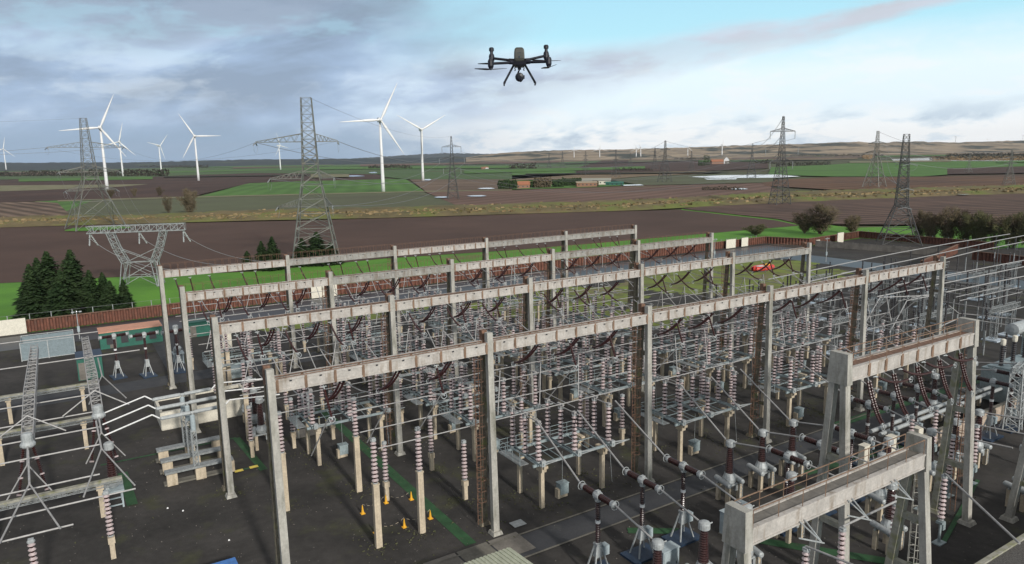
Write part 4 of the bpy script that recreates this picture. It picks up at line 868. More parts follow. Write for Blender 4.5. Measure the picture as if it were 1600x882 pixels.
for r in range(4):
    t = thing('concrete_gantry', glab[r], 'gantry', UV(0, ROWV[r]), TH, 'long concrete gantry rows')
    for k in range(6):
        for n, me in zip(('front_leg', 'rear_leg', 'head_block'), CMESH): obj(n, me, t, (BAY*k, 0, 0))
        if (r, k) in ((0, 1), (0, 2), (0, 3), (0, 4), (1, 2), (1, 4), (2, 1), (2, 3), (1, 1), (3, 2)): obj('ladder', LM, t, (BAY*k-.55, .95, 0))
    for k in range(5):
        drop = rnd.uniform(-.06, .06); clean = (r == 2 and k in (1, 3, 4)) or (r == 3 and k in (1, 3, 4)) or (r == 1 and k == 4)
        obj('beam', BMC if clean else BM, t, (BAY*k+.25, 0, drop)); obj('handrail', RP if r == 0 or (r == 1 and k < 2) else RS, t, (BAY*k+.35, 0, drop))
def portal(u, v, H, W, sp, label, walkway, rot=0.0):
    t = thing('concrete_portal', label, 'gantry', UV(u, v), TH, 'taller single portals at the right')
    for k in (0, 1):
        x = W*k
        for s, n in ((-1, 'front_leg'), (1, 'rear_leg')):
            b = MB(); b.bar((x, s*sp, 0.1), (x, s*.42, H-1.9), .62, .5, .55); b.box((x, s*sp, .15), (1.1, 1.1, .3), top=.8); b.build(n, M['concrete'] if s < 0 or k == 0 else M['mossy'], t)
        b = MB(); b.box((x, 0, H-.95), (.62, 1.55, 2.2), top=.86); b.build('head_block', M['concrete'], t)
        b = MB()
        for z in (H*.28, H*.56):
            w = sp+(0.42-sp)*z/(H-1.9); b.box((x, 0, z), (.4, 2*w, .4))
        b.build('cross_tie', M['mossy'], t)
    L = W-.66; z = H-1.35; b = MB()
    for vv in (-.55, .55):
        b.mat(0); b.box((W/2, vv, z), (L, .18, .95)); b.box((W/2, vv, z+.44), (L, .30, .12)); b.box((W/2, vv, z-.44), (L, .28, .12))
        b.mat(1)
        if not walkway:
            for i in range(1, 8): b.box((.3+L*i/8, vv, z), (.28, .307, .955))
    b.build('beam', [M['beam'], M['ruststain']], t)
    b = MB(); b.box((W/2, 0, z+.38), (L, .78, .08)); b.build('walkway', M['rust'] if not walkway else M['slab'], t)
    for vv in (-.62, .62):
        b = MB()
        for i in range(9): b.tube((.4+(L-.2)*i/8, vv, z+.5), (.4+(L-.2)*i/8, vv, z+1.45), .028, 4)
        b.tube((.4, vv, z+1.45), (.2+L, vv, z+1.45), .035, 4)
        if vv > 0 or not walkway: b.tube((.4, vv, z+1.0), (.2+L, vv, z+1.0), .022, 4)
        b.build('handrail', M['ruststain'], t)
    l = obj('ladder', ladder_mesh(H-1.0, 'rust' if not walkway else 'concrete'), t, (W+.65, .2, 0)); l.rotation_euler = (0, 0, pi/2)
    if walkway:
        for x in (4.2, 8.6, 13.0):
            b = MB(); b.tube((x, -.7, z-.3), (x+.7, -1.6, z-1.3), .04, 4); b.tube((x+.4, -.7, z-.3), (x+.7, -1.6, z-1.3), .04, 4); b.tube((x-.6, -1.1, z-.9), (x+.8, -1.7, z-1.35), .045, 4); b.build('bracket', M['cast'], t)
    return t
portal(33.6, -20.15, HT, BAY, 1.3, 'tall concrete portal at the right with rusty walkway and caged ladder on its far leg', False)
portal(17.4, -25.3, 12.7, BAY, 1.5, 'lower concrete portal in the right foreground with a railed walkway on top', True)

portal(54.3, -24.6, 12.7, BAY, 1.5, 'concrete portal leg standing at the right edge beside the chippings roof', True)
# ------------------------------------------------------------------ insulators
def stack(b, h, r, z0=0.0, units=8, org=(0, 0, 0), ax=(0, 0, 1), n=10, glintm=1, porm=0):
    prof, ms = [], []; u = h/units
    for k in range(units):
        z = z0+k*u; rr = r*(1.08-.16*k/units)
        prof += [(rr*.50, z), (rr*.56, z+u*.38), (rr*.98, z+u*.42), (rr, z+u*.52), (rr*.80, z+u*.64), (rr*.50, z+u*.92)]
        ms += [porm, porm, glintm, glintm, glintm, porm]  # upper shed faces take the painted glaze highlight, the rest is porcelain
    b.lathe(prof, n, org, ax, ms[:len(prof)-1]+[porm]); return b
def ins_mesh(h, r, units, caps=True):
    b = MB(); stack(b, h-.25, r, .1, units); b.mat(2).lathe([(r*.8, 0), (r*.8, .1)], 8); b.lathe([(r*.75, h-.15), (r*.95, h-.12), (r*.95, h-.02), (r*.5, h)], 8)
    return b.mesh('insulator', [M['porc'], M['cap'], M['cast']])  # 'cap' slot is the sky glint painted on the shed tops
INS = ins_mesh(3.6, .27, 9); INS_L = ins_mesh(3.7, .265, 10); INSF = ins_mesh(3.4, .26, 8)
def rib_tube(b, pts, r, n=7, pitch=.17):
    P = [Vector(p) for p in pts]; L = sum((P[i+1]-P[i]).length for i in range(len(P)-1)); k = int(L/pitch); samp = []
    for j in range(2*k+1):
        t = j/(2*k)*(len(P)-1); i = min(int(t), len(P)-2); samp.append(P[i].lerp(P[i+1], t-i))
    prev = None; vs = []; d0 = (P[-1]-P[0]).normalized(); a = d0.orthogonal().normalized(); c = d0.cross(a)
    for j, p in enumerate(samp):
        rr = r if j % 2 else r*.62
        for i in range(n): vs.append(p+(a*cos(2*pi*i/n)+c*sin(2*pi*i/n))*rr)
    b.add(vs, [(j*n+i, j*n+(i+1) % n, (j+1)*n+(i+1) % n, (j+1)*n+i) for j in range(len(samp)-1) for i in range(n)])
def string_builder(dv, dz, du=0.0, sag=.25, two=True, end=True):
    def f():
        t = root('insulator_string'); e = Vector((du, dv, dz)); L = e.length
        for s in ((-.15, .15) if two else (0,)):
            pts = [Vector((s, 0, 0))+e*(.08+.84*k/6)-Vector((0, 0, sag*4*(k/6)*(1-k/6))) for k in range(7)]; b = MB(); rib_tube(b, pts, .105); b.build('insulator', M['string'], t)
        b = MB(); b.tube((0, 0, 0), e*.09, .05, 5); b.tube((-.2, 0, 0), (.2, 0, 0), .05, 5); b.build('clamp', M['cast'], t); b = MB(); b.tube(e*.92-Vector((.22, 0, 0)), e*.92+Vector((.22, 0, 0)), .05, 5); b.tube(e*.92, e, .06, 5)
        b.path([e+Vector((.22*cos(a), 0, .22*sin(a))) for a in [2*pi*k/8 for k in range(9)]], .03, 4); b.build('fitting', M['cast'], t)
        return t
    return f
PH = [3.4, 7.8, 12.2]; PHN = ['left', 'centre', 'right']
def ph(r, k): return f'{BAYN[k]} bay, {ROWN[r]} gantry row'
for r in range(4):
    for k in range(5):
        for i, p in enumerate(PH):
            u, v, z = BAY*k+p+1.9, ROWV[r], HT-1.9
            if r < 3:
                place('sA', string_builder(3.3, -2.5, -.5, .35), u, v+.4, f'brown insulator string sagging away behind the beam, {PHN[i]} one, {ph(r, k)}', 'insulator', 'brown insulator strings slung from the gantry beams', z)
            if r > 0:
                place('sB', string_builder(-3.4, -1.9, .3, .35, False), u-3.6, v-.4, f'brown insulator string slanting forward off the beam, {PHN[i]} one, {ph(r, k)}', 'insulator', 'brown insulator strings slung from the gantry beams', z)
            if (i+k) % 3 != 1:
                place('sC', string_builder(-.7, -2.3, .25, .05, False), u-1.7, v-.3, f'brown insulator hanging nearly straight down, {PHN[i]} one, {ph(r, k)}', 'insulator', 'brown insulators hanging under the gantry beams', z)
for i in range(5):
    place('sP', string_builder(-.9, -3.7, .9, .35), 34.0+2.0+3.1*i, -20.7, f'dark insulator string hanging under the tall right portal, {ORD[i]} from the left', 'insulator', 'strings under the tall right portal', HT-1.9)
    if i < 4: place('sP2', string_builder(-.3, -.9, 4.2, .3, False), 34.4+2.0+3.1*i, -21.0, f'brown insulator string slung along the tall right portal beam, {ORD[i]} from the left', 'insulator', 'strings under the tall right portal', HT-1.9)

# ------------------------------------------------------------------ disconnectors on platforms (3 phases, 3 posts each)
def disconnector():
    t = root('disconnector'); X = (0.0, 3.95, 7.9); V = (0.6, 2.7, 4.8); zt = 4.4
    for x in (0.5, 7.4):
        for v in (.9, 4.5):
            b = MB(); b.box((x, v, 1.9), (.36, .36, 3.8)); b.box((x, v, 3.75), (.5, .9, .5)); b.box((x, v, 4.03), (.42, 1.5, .24)); b.build('leg', M['post'], t)
    b = MB()
    for v in (.6, 4.8): b.bar((-.6, v, zt-.12), (8.5, v, zt-.12), .16, .22)
    for x in X:
        for dx in (-.16, .16): b.bar((x+dx, 0, zt+.08), (x+dx, 5.3, zt+.08), .09, .16)
    for x in (-.3, 1.7, 2.4, 5.6, 6.2): b.tube((x, .6, zt), (x+.3, 4.8, zt), .04, 4)
    b.tube((-.5, 2.7, zt), (8.4, 2.7, zt), .045, 4); b.build('frame', M['paint'], t)
    for x in X:
        for v in V: obj('insulator', INS, t, (x, v, zt+.15))
        b = MB(); top = zt+3.85
        b.tube((x, V[0]-.5, top), (x, V[2]+.5, top), .06, 6)
        for v in V: b.box((x, v, top), (.34, .42, .26))
        b.box((x, V[1], top+.22), (.2, .9, .12)); b.build('blade', M['tube'], t)
        b = MB(); b.box((x+.2, .25, zt+.1), (.4, .34, .55)); b.tube((x+.3, .2, zt+.2), (x+1.9, -.2, zt+.25), .05, 4); b.tube((x+.3, .2, zt-.05), (x+1.9, -.2, zt+.25), .05, 4); b.tube((x+.3, .5, zt+.1), (x+1.9, -.2, zt+.25), .05, 4)
        b.build('earth_switch', M['cast'], t)
    b = MB()
    for x in (-1.3, -.35, .6):
        b.tube((x, 5.2, zt-.2), (x, 5.2, zt+.95), .03, 4)
    for z in (zt+.15, zt+.5, zt+.95):
        b.tube((-1.3, 1.6, z), (-1.3, 5.2, z), .028, 4); b.tube((-1.3, 5.2, z), (7.4, 5.2, z), .026, 4)
    for v in (1.6, 2.8, 4): b.tube((-1.3, v, zt-.25), (-1.3, v, zt+.95), .03, 4)
    for x in (2.5, 4.5, 6.5): b.tube((x, 5.2, zt-.2), (x, 5.2, zt+.95), .024, 4)
    b.build('handrail', M['paint'], t)
    b = MB(); b.box((-.9, 3.4, zt-.22), (.9, 3.8, .06)); b.box((3.4, 5.0, zt-.22), (7.6, .5, .06)); b.build('walkway', M['steel'], t)
    b = MB(); b.tube((3.3, 1.6, .9), (3.3, 1.6, zt), .03, 4); b.build('drive_rod', M['steel'], t); b = MB(); b.tube((7.8, -.1, .9), (7.8, .3, zt), .025, 4); b.build('earth_rod', M['steel'], t)
    b = MB(); b.box((3.3, 1.6, .85), (.9, .7, 1.0)); b.box((3.3, 1.6, 1.38), (1.0, .8, .06)); b.mat(1).box((2.75, 1.6, .45), (.25, .5, .9)); b.mat(1).box((3.3, 1.6, .2), (.8, .5, .35)); b.build('drive_cabinet', [M['paint'], M['post']], t)
    return t
dis = [(0, 1, 22.4, 0), (0, 2, 39.5, 0), (0, 3, 56.7, 0), (0, 4, 73.8, 0), (1, 1, 21.6, 19.9), (1, 2, 39.5, 20.6), (1, 3, 56.7, 20.4), (1, 4, 73.8, 20.4), (2, 1, 22.4, 40.2), (2, 2, 39.5, 40.2), (2, 3, 56.7, 40.2),
       (1, 0, 8.6, 20.4), (2, 0, 5.0, 49.5), (3, 1, 22.4, 60.8), (3, 2, 39.5, 60.8), (3, 3, 56.7, 60.8)]
for r, k, u, v in dis:
    place('dis', disconnector, u, v, f'platform of nine striped insulators close behind the {ph(r, k)}', 'disconnector', 'platform disconnectors in the gantry bays')
dis2 = [(0, 1, 22.4, 12.2), (0, 2, 39.5, 12.0), (0, 3, 56.7, 12.0), (1, 2, 39.5, 31.0), (1, 3, 56.7, 31.0), (1, 1, 22.4, 31.4), (2, 1, 22.4, 50.2), (2, 2, 39.5, 50.2), (0, 4, 73.8, 12.0)]
for r, k, u, v in dis2:
    place('dis', disconnector, u, v, f'second platform of striped insulators, farther behind the {ph(r, k)}', 'disconnector', 'platform disconnectors in the gantry bays')

# ------------------------------------------------------------------ single post insulators
def post_ins(hp, hi, style):
    def f():
        t = root('post_insulator'); b = MB()
        if style == 'tall': b.box((0, 0, hp/2), (.52, .42, hp), top=.94); b.box((0, 0, hp+.06), (.56, .5, .12)); b.box((0, -.215, hp*.5), (.12, .03, hp*.8)); b.build('post', M['post'], t)
        elif style == 'short': b.box((0, 0, hp*.4), (.36, .36, hp*.8)); b.box((0, 0, hp*.88), (.5, .5, hp*.28)); b.build('post', M['post'], t)
        else:
            b.tube((0, 0, 0), (0, 0, hp), .10, 8); b.box((0, 0, .04), (1.0, .7, .08)); b.box((0, 0, hp-.1), (.5, .5, .2)); b.box((.3, 0, hp-.5), (.35, .35, .6)); b.build('stand', M['paint'], t)
        obj('insulator', INS_L if hi > 3.5 else INSF, t, (0, 0, hp+.1))
        b = MB(); b.box((0, 0, hp+.1+hi+.05), (.34, .34, .14)); b.build('clamp', M['cast'], t)
        return t
    return f
for nm, st, u, v, lb in [('pt', 'tall', 8.2, 2.9, 'striped insulator on a tall pale concrete post, nearest one between the yellow cones'), ('pt', 'tall', 12.1, 3.0, 'striped insulator on a tall post beside the green walkway, right of the nearest'),
        ('pt', 'tall', 10.4, 13.3, 'striped insulator on a tall concrete post left of the green walkway, behind the cones'), ('pt', 'tall', 3.6, 13.4, 'striped insulator on a tall post just right of the front left gantry leg'),
        ('ps', 'short', 11.9, 10.1, 'striped insulator on a short post at the back cone'), ('ps', 'short', 18.2, 13.6, 'striped insulator on a short post right of the green walkway'), ('ps', 'short', 18.0, 6.2, 'striped insulator on a short post just left of the front rusty ladder'),
        ('ps', 'short', -10.1, 13.3, 'striped insulator on a pale post under the left tube triangles'), ('ps', 'short', -14.9, 7.9, 'striped insulator rising at the bottom left corner'),
        ('pt', 'tall', 6.5, 52.5, 'striped insulator on a tall post behind the second row left leg'), ('pt', 'tall', 4.6, 32.6, 'striped insulator on a tall post right of the third gantry row left leg'),
        ('ps', 'short', 28.6, 12.9, 'lone striped insulator on a short post between the platforms'), ('ps', 'short', 34.6, 9.3, 'striped insulator on a short post left of the second rusty ladder'), ('ps', 'short', 51.9, 9.3, 'striped insulator on a short post left of the third rusty ladder')]:
    place(nm, post_ins(5.4 if st == 'tall' else 1.8, 3.7, st), u, v, lb, 'insulator', 'striped post insulators')
for i, (u, v) in enumerate([(23.2, -22.6), (27.6, -22.4), (31.8, -22.2), (45.7, -21.8), (20.6, -27.0), (24.8, -27.2), (29.2, -27.4), (38.2, -22.2), (50.0, -18.0), (54.5, -18.0), (58.8, -18.0), (56.3, -13.4), (60.6, -13.4), (64.9, -13.4), (67, -19), (71.3, -19), (75.6, -19)]):
    place('pm', post_ins(1.9, 3.7, 'steel'), u, v, ['striped insulator on a steel stand behind the low right portal, leftmost of three', 'striped insulator on a steel stand behind the low right portal, middle of three', 'striped insulator on a steel stand behind the low right portal, rightmost of three',
        'striped insulator on a steel stand standing alone between the two right portals', 'striped insulator in front of the low right portal, leftmost of three', 'striped insulator in front of the low right portal, middle of three', 'striped insulator in front of the low right portal, rightmost of three',
        'striped insulator on a steel stand left of the tall right portal foot', 'striped insulator right of the tall right portal, first of a front trio', 'striped insulator right of the tall right portal, second of a front trio', 'striped insulator right of the tall right portal, third of a front trio',
        'striped insulator behind the tall right portal, first of the back trio', 'striped insulator behind the tall right portal, second of the back trio', 'striped insulator behind the tall right portal, third of the back trio',
        'striped insulator near the right edge, left of three', 'striped insulator near the right edge, middle of three', 'striped insulator near the right edge, right of three'][i], 'insulator', 'striped insulators on steel stands')
# scattered posts in the deep bays
for r in range(4):
    for k in range(5):
        for i, p in enumerate(PH):
            for j, dv in enumerate((7.6, 17.0)):
                if (r == 0 and k < 2) or (r == 3 and j == 1) or (r >= 2 and k > 3): continue
                place('ps', post_ins(1.8, 3.7, 'short'), BAY*k+p+(2.2 if j else .4), ROWV[r]+dv, f'{PHN[i]} striped post insulator, {"far" if j else "near"} line behind the {ph(r, k)}', 'insulator', 'striped post insulators in the gantry bays')

# ------------------------------------------------------------------ live-tank breakers, current transformers
def breaker():
    t = root('circuit_breaker'); b = MB()
    for sx in (-.75, .75):
        b.bar((sx*1.0, -.55, .1), (sx*.25, -.12, 2.3), .10, .10); b.bar((sx*1.0, .55, .1), (sx*.25, .12, 2.3), .10, .10)
    b.box((0, 0, 1.9), (.55, .5, 1.0), top=.8); b.box((0, 0, 2.42), (.5, .5, .14)); b.build('stand', M['cast'], t)
    b = MB(); b.box((0, 0, .09), (2.8, 1.9, .18)); b.build('base_plate', M['dkblue'], t)
    b = MB(); b.box((.55, -.15, 1.9), (.45, .55, .75)); b.build('cabinet', M['bluebox'], t)
    b = MB()
    for z0, z1 in ((2.5, 4.1), (4.3, 5.85)):
        pr = []; n = 9
        for k in range(n): pr += [(.15, z0+(z1-z0)*k/n), (.20, z0+(z1-z0)*(k+.5)/n)]
        b.mat(0).lathe(pr+[(.15, z1)], 10)
    b.mat(1).lathe([(.2, 4.08), (.2, 4.32)], 10); b.lathe([(.19, 2.42), (.19, 2.52)], 10); b.build('column', [M['porc'], M['white']], t)
    b = MB(); b.lathe([(.22, 5.8), (.24, 5.9), (.24, 6.05)], 10); b.box((0, 0, 6.25), (.5, .5, .42)); b.lathe([(.3, -.28), (.34, -.1), (.34, .1), (.3, .28)], 10, (0, 0, 6.28), (0, 1, 0)); b.box((0, 0, 6.55), (.3, .3, .2)); b.build('head', M['cast'], t)
    for s in (-1, 1):
        pr = []; n = 9
        for k in range(n): pr += [(.19, .25+1.35*k/n), (.25, .25+1.35*(k+.5)/n)]
        b = MB(); b.lathe(pr+[(.19, 1.6)], 10, (0, 0, 6.28), (0, s, 0)); b.build('interrupter', M['porc'], t)
        b = MB(); b.lathe([(.26, 1.58), (.27, 1.7), (.24, 1.85), (.12, 1.95)], 10, (0, 0, 6.28), (0, s, 0)); b.path([(.34*cos(a), s*1.95, 6.28+.34*sin(a)) for a in [2*pi*k/10 for k in range(11)]], .03, 4); b.build('end_cap', M['cast'], t)
    return t
def ctrans():
    t = root('current_transformer')
    for x in (-.75, .75):
        for v in (-.55, .55): b = MB(); b.box((x, v, .8), (.32, .32, 1.6)); b.build('leg', M['post'], t)
    b = MB(); b.bar((-.95, -.55, 1.66), (.95, -.55, 1.66), .14, .14); b.bar((-.95, .55, 1.66), (.95, .55, 1.66), .14, .14)
    b.lathe([(.55, 1.75), (.6, 1.8), (.6, 2.1), (.45, 2.5), (.42, 2.62)], 14); b.box((.45, -.4, 1.2), (.3, .25, .5)); b.build('base_tank', M['cast'], t)
    for s in (-1, 1): b = MB(); b.lathe([(.12, -1.15), (.22, -1.08), (.24, -1.0), (.24, 1.0), (.22, 1.08), (.12, 1.15)], 12, (s*.82, 0, 1.95), (.25, 1, 0)); b.build('oil_cylinder', M['cast'], t)
    pr = []; n = 14
    for k in range(n): f = k/n; w = .40-.12*f; pr += [(w-.06, 2.6+2.5*f), (w, 2.6+2.5*(k+.55)/n)]
    b = MB(); b.lathe(pr+[(.25, 5.1)], 14); b.build('bushing', M['porc'], t)
    b = MB(); b.lathe([(.34, 5.08), (.42, 5.16), (.42, 5.5), (.38, 5.62), (.15, 5.72)], 16); b.tube((.35, 0, 5.35), (.8, 0, 5.35), .05, 6); b.build('cap', M['cast'], t)
    b = MB()
    for i in range(4): b.tube((.6, -.75, .4+.35*i), (.95, -.75, .4+.35*i), .02, 3)
    b.tube((.6, -.75, .1), (.6, -.75, 1.6), .025, 4); b.tube((.95, -.75, .1), (.95, -.75, 1.6), .025, 4); b.build('ladder', M['cast'], t)
    return t
bays = {1: 'second bay', 2: 'middle bay', 3: 'fourth bay', 4: 'rightmost bay'}
for k, vb, vc in ((1, -9.9, -16.2), (2, -13.4, -7.4), (3, -9.9, -16.0), (4, -13.4, -7.4)):
    for i, p in enumerate(PH):
        u = BAY*k+p+(0 if k != 2 else .05)
        place('brk', breaker, u, vb, f'brown T-shaped circuit breaker, {PHN[i]} of the trio facing the {bays[k]}', 'circuit breaker', 'T-shaped circuit breakers in front of the gantries')
        place('ct', ctrans, u, vc, f'brown ribbed bushing with domed grey cap, {PHN[i]} of the trio facing the {bays[k]}', 'transformer', 'capped bushings in front of the gantries')
for i, (u, v, lb) in enumerate([(41.5, -20.0, 'capped brown bushing standing behind the low right portal ladder, left'), (46.0, -16.6, 'capped brown bushing under the tall right portal, middle'), (49.6, -15.0, 'capped brown bushing right of the middle one under the tall right portal'), (36.6, -14.6, 'capped brown bushing directly under the beam of the low right portal'), (57.5, -22.5, 'capped brown bushing seen behind the caged ladder of the tall right portal')]):
    place('ct', ctrans, u, v, lb, 'transformer', 'capped bushings in front of the gantries')
for i, (u, v) in enumerate([(6.2, 38.2), (5.7, 33.6), (5.4, 29.6)]):
    place('ct', ctrans, u, v, f'capped brown bushing behind the second gantry row left leg, {["farthest", "middle", "nearest"][i]} of three', 'transformer', 'capped bushings at the left')
for i, (u, v) in enumerate([(62, -6.0), (66.4, -6.2), (70.8, -6.2)]):
    pass

# ------------------------------------------------------------------ busbars and droppers
def tubes(label, pts, r=.07, cat='busbar', group=None, mt='tube', nm='busbar', n=6):
    b = MB(); b.path([UV(*p) for p in pts], r, n)
    for p in pts[1:-1]: b.lathe([(r*1.5, -.12), (r*1.5, .12)], 6, UV(*p), (1, 0, 0))
    o = b.build(nm, M[mt]); return tag(o, label, cat, group)
gbus = 'tubular busbars along the gantry rows'
for r in range(4):
    for j, (dv, z) in enumerate(((1.9, 8.8), (5.9, 8.8), (9.4, 9.4))):
        tubes(f'long pale busbar along the {ROWN[r]} gantry row, {["front", "middle", "back"][j]} one of three', [(u, ROWV[r]+dv, z) for u in ((2 if r else 8.2), 17, 34, 51, 68)+((85,) if r < 2 else ())], .05, group=gbus)
    if r < 3:
        for j, dv in enumerate((10.5, 14.5)):
            tubes(f'pale busbar tube in the gap behind the {ROWN[r]} gantry row, {["nearer", "farther"][j]} of two', [(u, ROWV[r]+dv, 10.2) for u in (2, 17, 34, 51, 68)], .045, group=gbus)
for r in range(3):
    for k in range(5 if r < 2 else 4):
        for i, p in enumerate(PH):
            if r == 0 and k == 0: continue
            tubes(f'{PHN[i]} thin tube running back between platforms, {ph(r, k)}', [(BAY*k+p+1.9, ROWV[r]+1.2, 8.5), (BAY*k+p+1.9, ROWV[r]+10, 8.7), (BAY*k+p+1.9, ROWV[r]+18.6, 8.5)], .04, group='thin tubes between the platforms')
gd = 'sloping droppers between gantries and equipment'
for r in range(4):
    for k in range(5):
        for i, p in enumerate(PH):
            u = BAY*k+p
            if r < 3:
                # strung between neighbouring rows and sagging
                b = MB(); P0, P1 = UV(u+.7, ROWV[r]+3.7, HT-4.4), UV(u+.6, ROWV[r+1]-3.8, HT-3.6)
                b.path([P0.lerp(P1, q/6)-Vector((0, 0, 1.0*4*(q/6)*(1-q/6))) for q in range(7)], .05, 5)
                tag(b.build('conductor', M['tube']), f'{PHN[i]} pale conductor strung behind the {ph(r, k)}', 'conductor', 'conductors strung between the gantry rows')
            tubes(f'{PHN[i]} dropper sloping down by the beam of the {ph(r, k)}', [(u+.2, ROWV[r]-.9, HT-4.1), (u-.3+.5*(i % 2), ROWV[r]-5.6, 10.4)] if r else [(u+.2, -.9, HT-4.1), (u-.2, 2.6, 9.2)], .05, 'conductor', gd, nm='dropper')
            if k >= 1 or r >= 1:
                b = MB(); c0 = UV(u-1.0, ROWV[r]+2.6, 8.9); b.tube(c0, UV(u+.4, ROWV[r]+4.4, 12.2), .05, 5); b.tube(UV(u+.4, ROWV[r]+4.4, 12.2), UV(u+1.6, ROWV[r]+6.6, 9.0), .05, 5)
                tag(b.build('jumper', M['tube']), f'{PHN[i]} inverted V of pale rods above busbars, {ph(r, k)}', 'conductor', 'inverted V rods over the busbars')
for k, vb, vc in ((1, -9.9, -16.2), (2, -13.4, -7.4), (3, -9.9, -16.0), (4, -13.4, -7.4)):
    for i, p in enumerate(PH):
        u = BAY*k+p; first, fz, second, sz = (vb, 6.3, vc, 5.5) if abs(vb) < abs(vc) else (vc, 5.6, vb, 6.3)
        q = 1.95 if first == vb else .5; q2 = 1.95 if second == vb else .5
        tubes(f'{PHN[i]} sloping tube from the platform down to the equipment in front of the {bays[k]}', [(u+1.6, .4, 8.5), (u, first+q, fz)], .075, 'conductor', gd, nm='dropper')
        tubes(f'{PHN[i]} tube linking breaker and capped bushing facing the {bays[k]}', [(u, first-q, fz), (u, second+q2, sz)], .075, 'conductor', gd, nm='dropper')
        if k in (2, 3): tubes(f'{PHN[i]} outgoing tube towards the right foreground from the {bays[k]}', [(u, second-q2, sz), (u+.3, second-6.5, 6.0)], .075, 'conductor', gd, nm='dropper')
for i, (a, c) in enumerate((((23.2, -22.6, 5.9), (22.8, -34, 7.2)), ((27.6, -22.4, 5.9), (27.6, -33.5, 7.0)), ((45.7, -21.8, 5.9), (38.5, -30, 6.2)), ((31.8, -22.2, 5.9), (38.2, -22.2, 5.9)))):
    tubes(f'bright tube running out of the insulators at the low right portal, {ORD[i]}', [a, c], .08, 'conductor', gd, nm='dropper')

# ------------------------------------------------------------------ left foreground: lattice booms, tube triangles, blocks
def boom(u, v0, v1, z, label):
    t = thing('lattice_boom', label, 'lattice boom', UV(u, v1), TH, 'white lattice booms at the left'); L = v0-v1
    b = MB(); b.lattice((0, L, z), (0, L*.35, z), .75, 1.0, 14, .06, .035); b.lattice((0, L*.35, z), (0, 0, z-.9), 1.0, .85, 9, .06, .035); b.build('boom', M['tube'], t)
    for x in (-.9, .9):
        q = MB()
        for k in range(3):
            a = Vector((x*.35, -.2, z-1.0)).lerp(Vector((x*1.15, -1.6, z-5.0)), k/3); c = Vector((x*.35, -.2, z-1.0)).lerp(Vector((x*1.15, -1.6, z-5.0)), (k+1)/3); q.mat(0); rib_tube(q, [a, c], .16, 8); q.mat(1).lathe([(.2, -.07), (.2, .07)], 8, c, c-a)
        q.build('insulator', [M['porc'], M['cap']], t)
    q = MB(); q.lathe([(.5, 0), (.62, .15), (.62, .3), (.45, .55), (.45, 1.15), (.3, 1.3)], 12, (0, -.1, z-1.3)); q.build('head_casting', M['cast'], t)
    q = MB(); q.tube((-3.0, 3.5, z-1.6), (0, 4.2, z+.3), .07, 5); q.tube((0, 4.2, z+.3), (2.9, 3.5, z-1.6), .07, 5); q.build('brace', M['tube'], t)
    q = MB(); q.tube((0, 0, z-1.0), (0, -3.8, z-1.6), .09, 6); q.tube((0, -3.8, z-1.6), (-1.5, -6.8, z-3.2), .06, 5); q.tube((0, -3.8, z-1.6), (1.6, -6.8, z-3.2), .06, 5); q.build('contact_frame', M['tube'], t)
    return t
boom(-15.4, 62, 26, 7.6, 'white lattice boom at the left edge, left one of two'); boom(-9.7, 61, 29.5, 8.0, 'white lattice boom carrying a grey casting, right one of two at the left')
gL = 'white tubes of the left foreground busbars'
for i, (v, z, u0, u1) in enumerate(((52, 7.6, -60, -4), (40, 6.2, -60, -9.7), (34, 6.0, -60, -9.8), (27.5, 6.4, -60, -9.7), (22.5, 6.4, -60, -10), (18.5, 5.2, -60, -10.3), (13.9, 5.1, -60, -8.0), (10.2, 5.0, -60, -12.4), (66, 7.8, -60, -8))):
    tubes(f'white busbar tube entering from the left edge, {ORD[i] if i < 8 else "last"} counted arbitrarily' if False else f'white tube running in from the left edge, {["above the lattice boom heads", "across the elbows of the lattice booms", "just below the boom elbows", "level with the grey casting", "below the grey casting", "behind the tube triangles", "forming the base of the right triangle", "forming the base of the lowest triangle", "highest one near the glass shelter"][i]}', [(u0, v, z), (u1, v, z)], .075, 'busbar', gL)
for i, (u, v) in enumerate(((-9.9, 21.6), (-15.1, 16.8), (-8.6, 47))):
    b = MB(); z = 6.3; a = UV(u, v, z)
    for du in (-1.7, 1.9): b.tube(a, UV(u+du, v-7.2, z-1.1), .07, 5)
    b.tube(a, UV(u-.1, v+5, z+1.0), .09, 6); tag(b.build('tube_triangle', M['tube']), ['white tube triangle hanging over the post at the left, right one', 'white tube triangle at the lower left corner', 'small white tube triangle behind the right lattice boom'][i], 'conductor', 'white tube triangles at the left')
def crossbeam(u0, u1, v, z, label):
    t = thing('support_beam', label, 'support beam', UV(u0, v), TH, 'low concrete support beams at the left'); b = MB(); b.bar((0, 0, z), (u1-u0, 0, z), .45, .4); b.build('beam', M['mossy'], t)
    b = MB(); b.lattice((0, -.5, z-.1), (u1-u0, -.5, z-.1), .3, .3, 30, .03, .02, 3); b.build('cable_tray', M['steel'], t)
    for x in ((u1-u0)*.2, (u1-u0)*.62, (u1-u0)*.93): b = MB(); b.box((x, 0, z/2-.1), (.4, .4, z-.2)); b.box((x, 0, z-.35), (.6, .8, .4)); b.build('post', M['post'], t)
crossbeam(-34, -8.6, 21.6, 3.2, 'mossy beam on pale posts under the right triangle at the left'); crossbeam(-34, -9.3, 40.5, 3.4, 'mossy beam on posts behind the left lattice booms'); crossbeam(-34, -9.0, 55.0, 3.4, 'farther beam on posts at the left near the glass shelter')
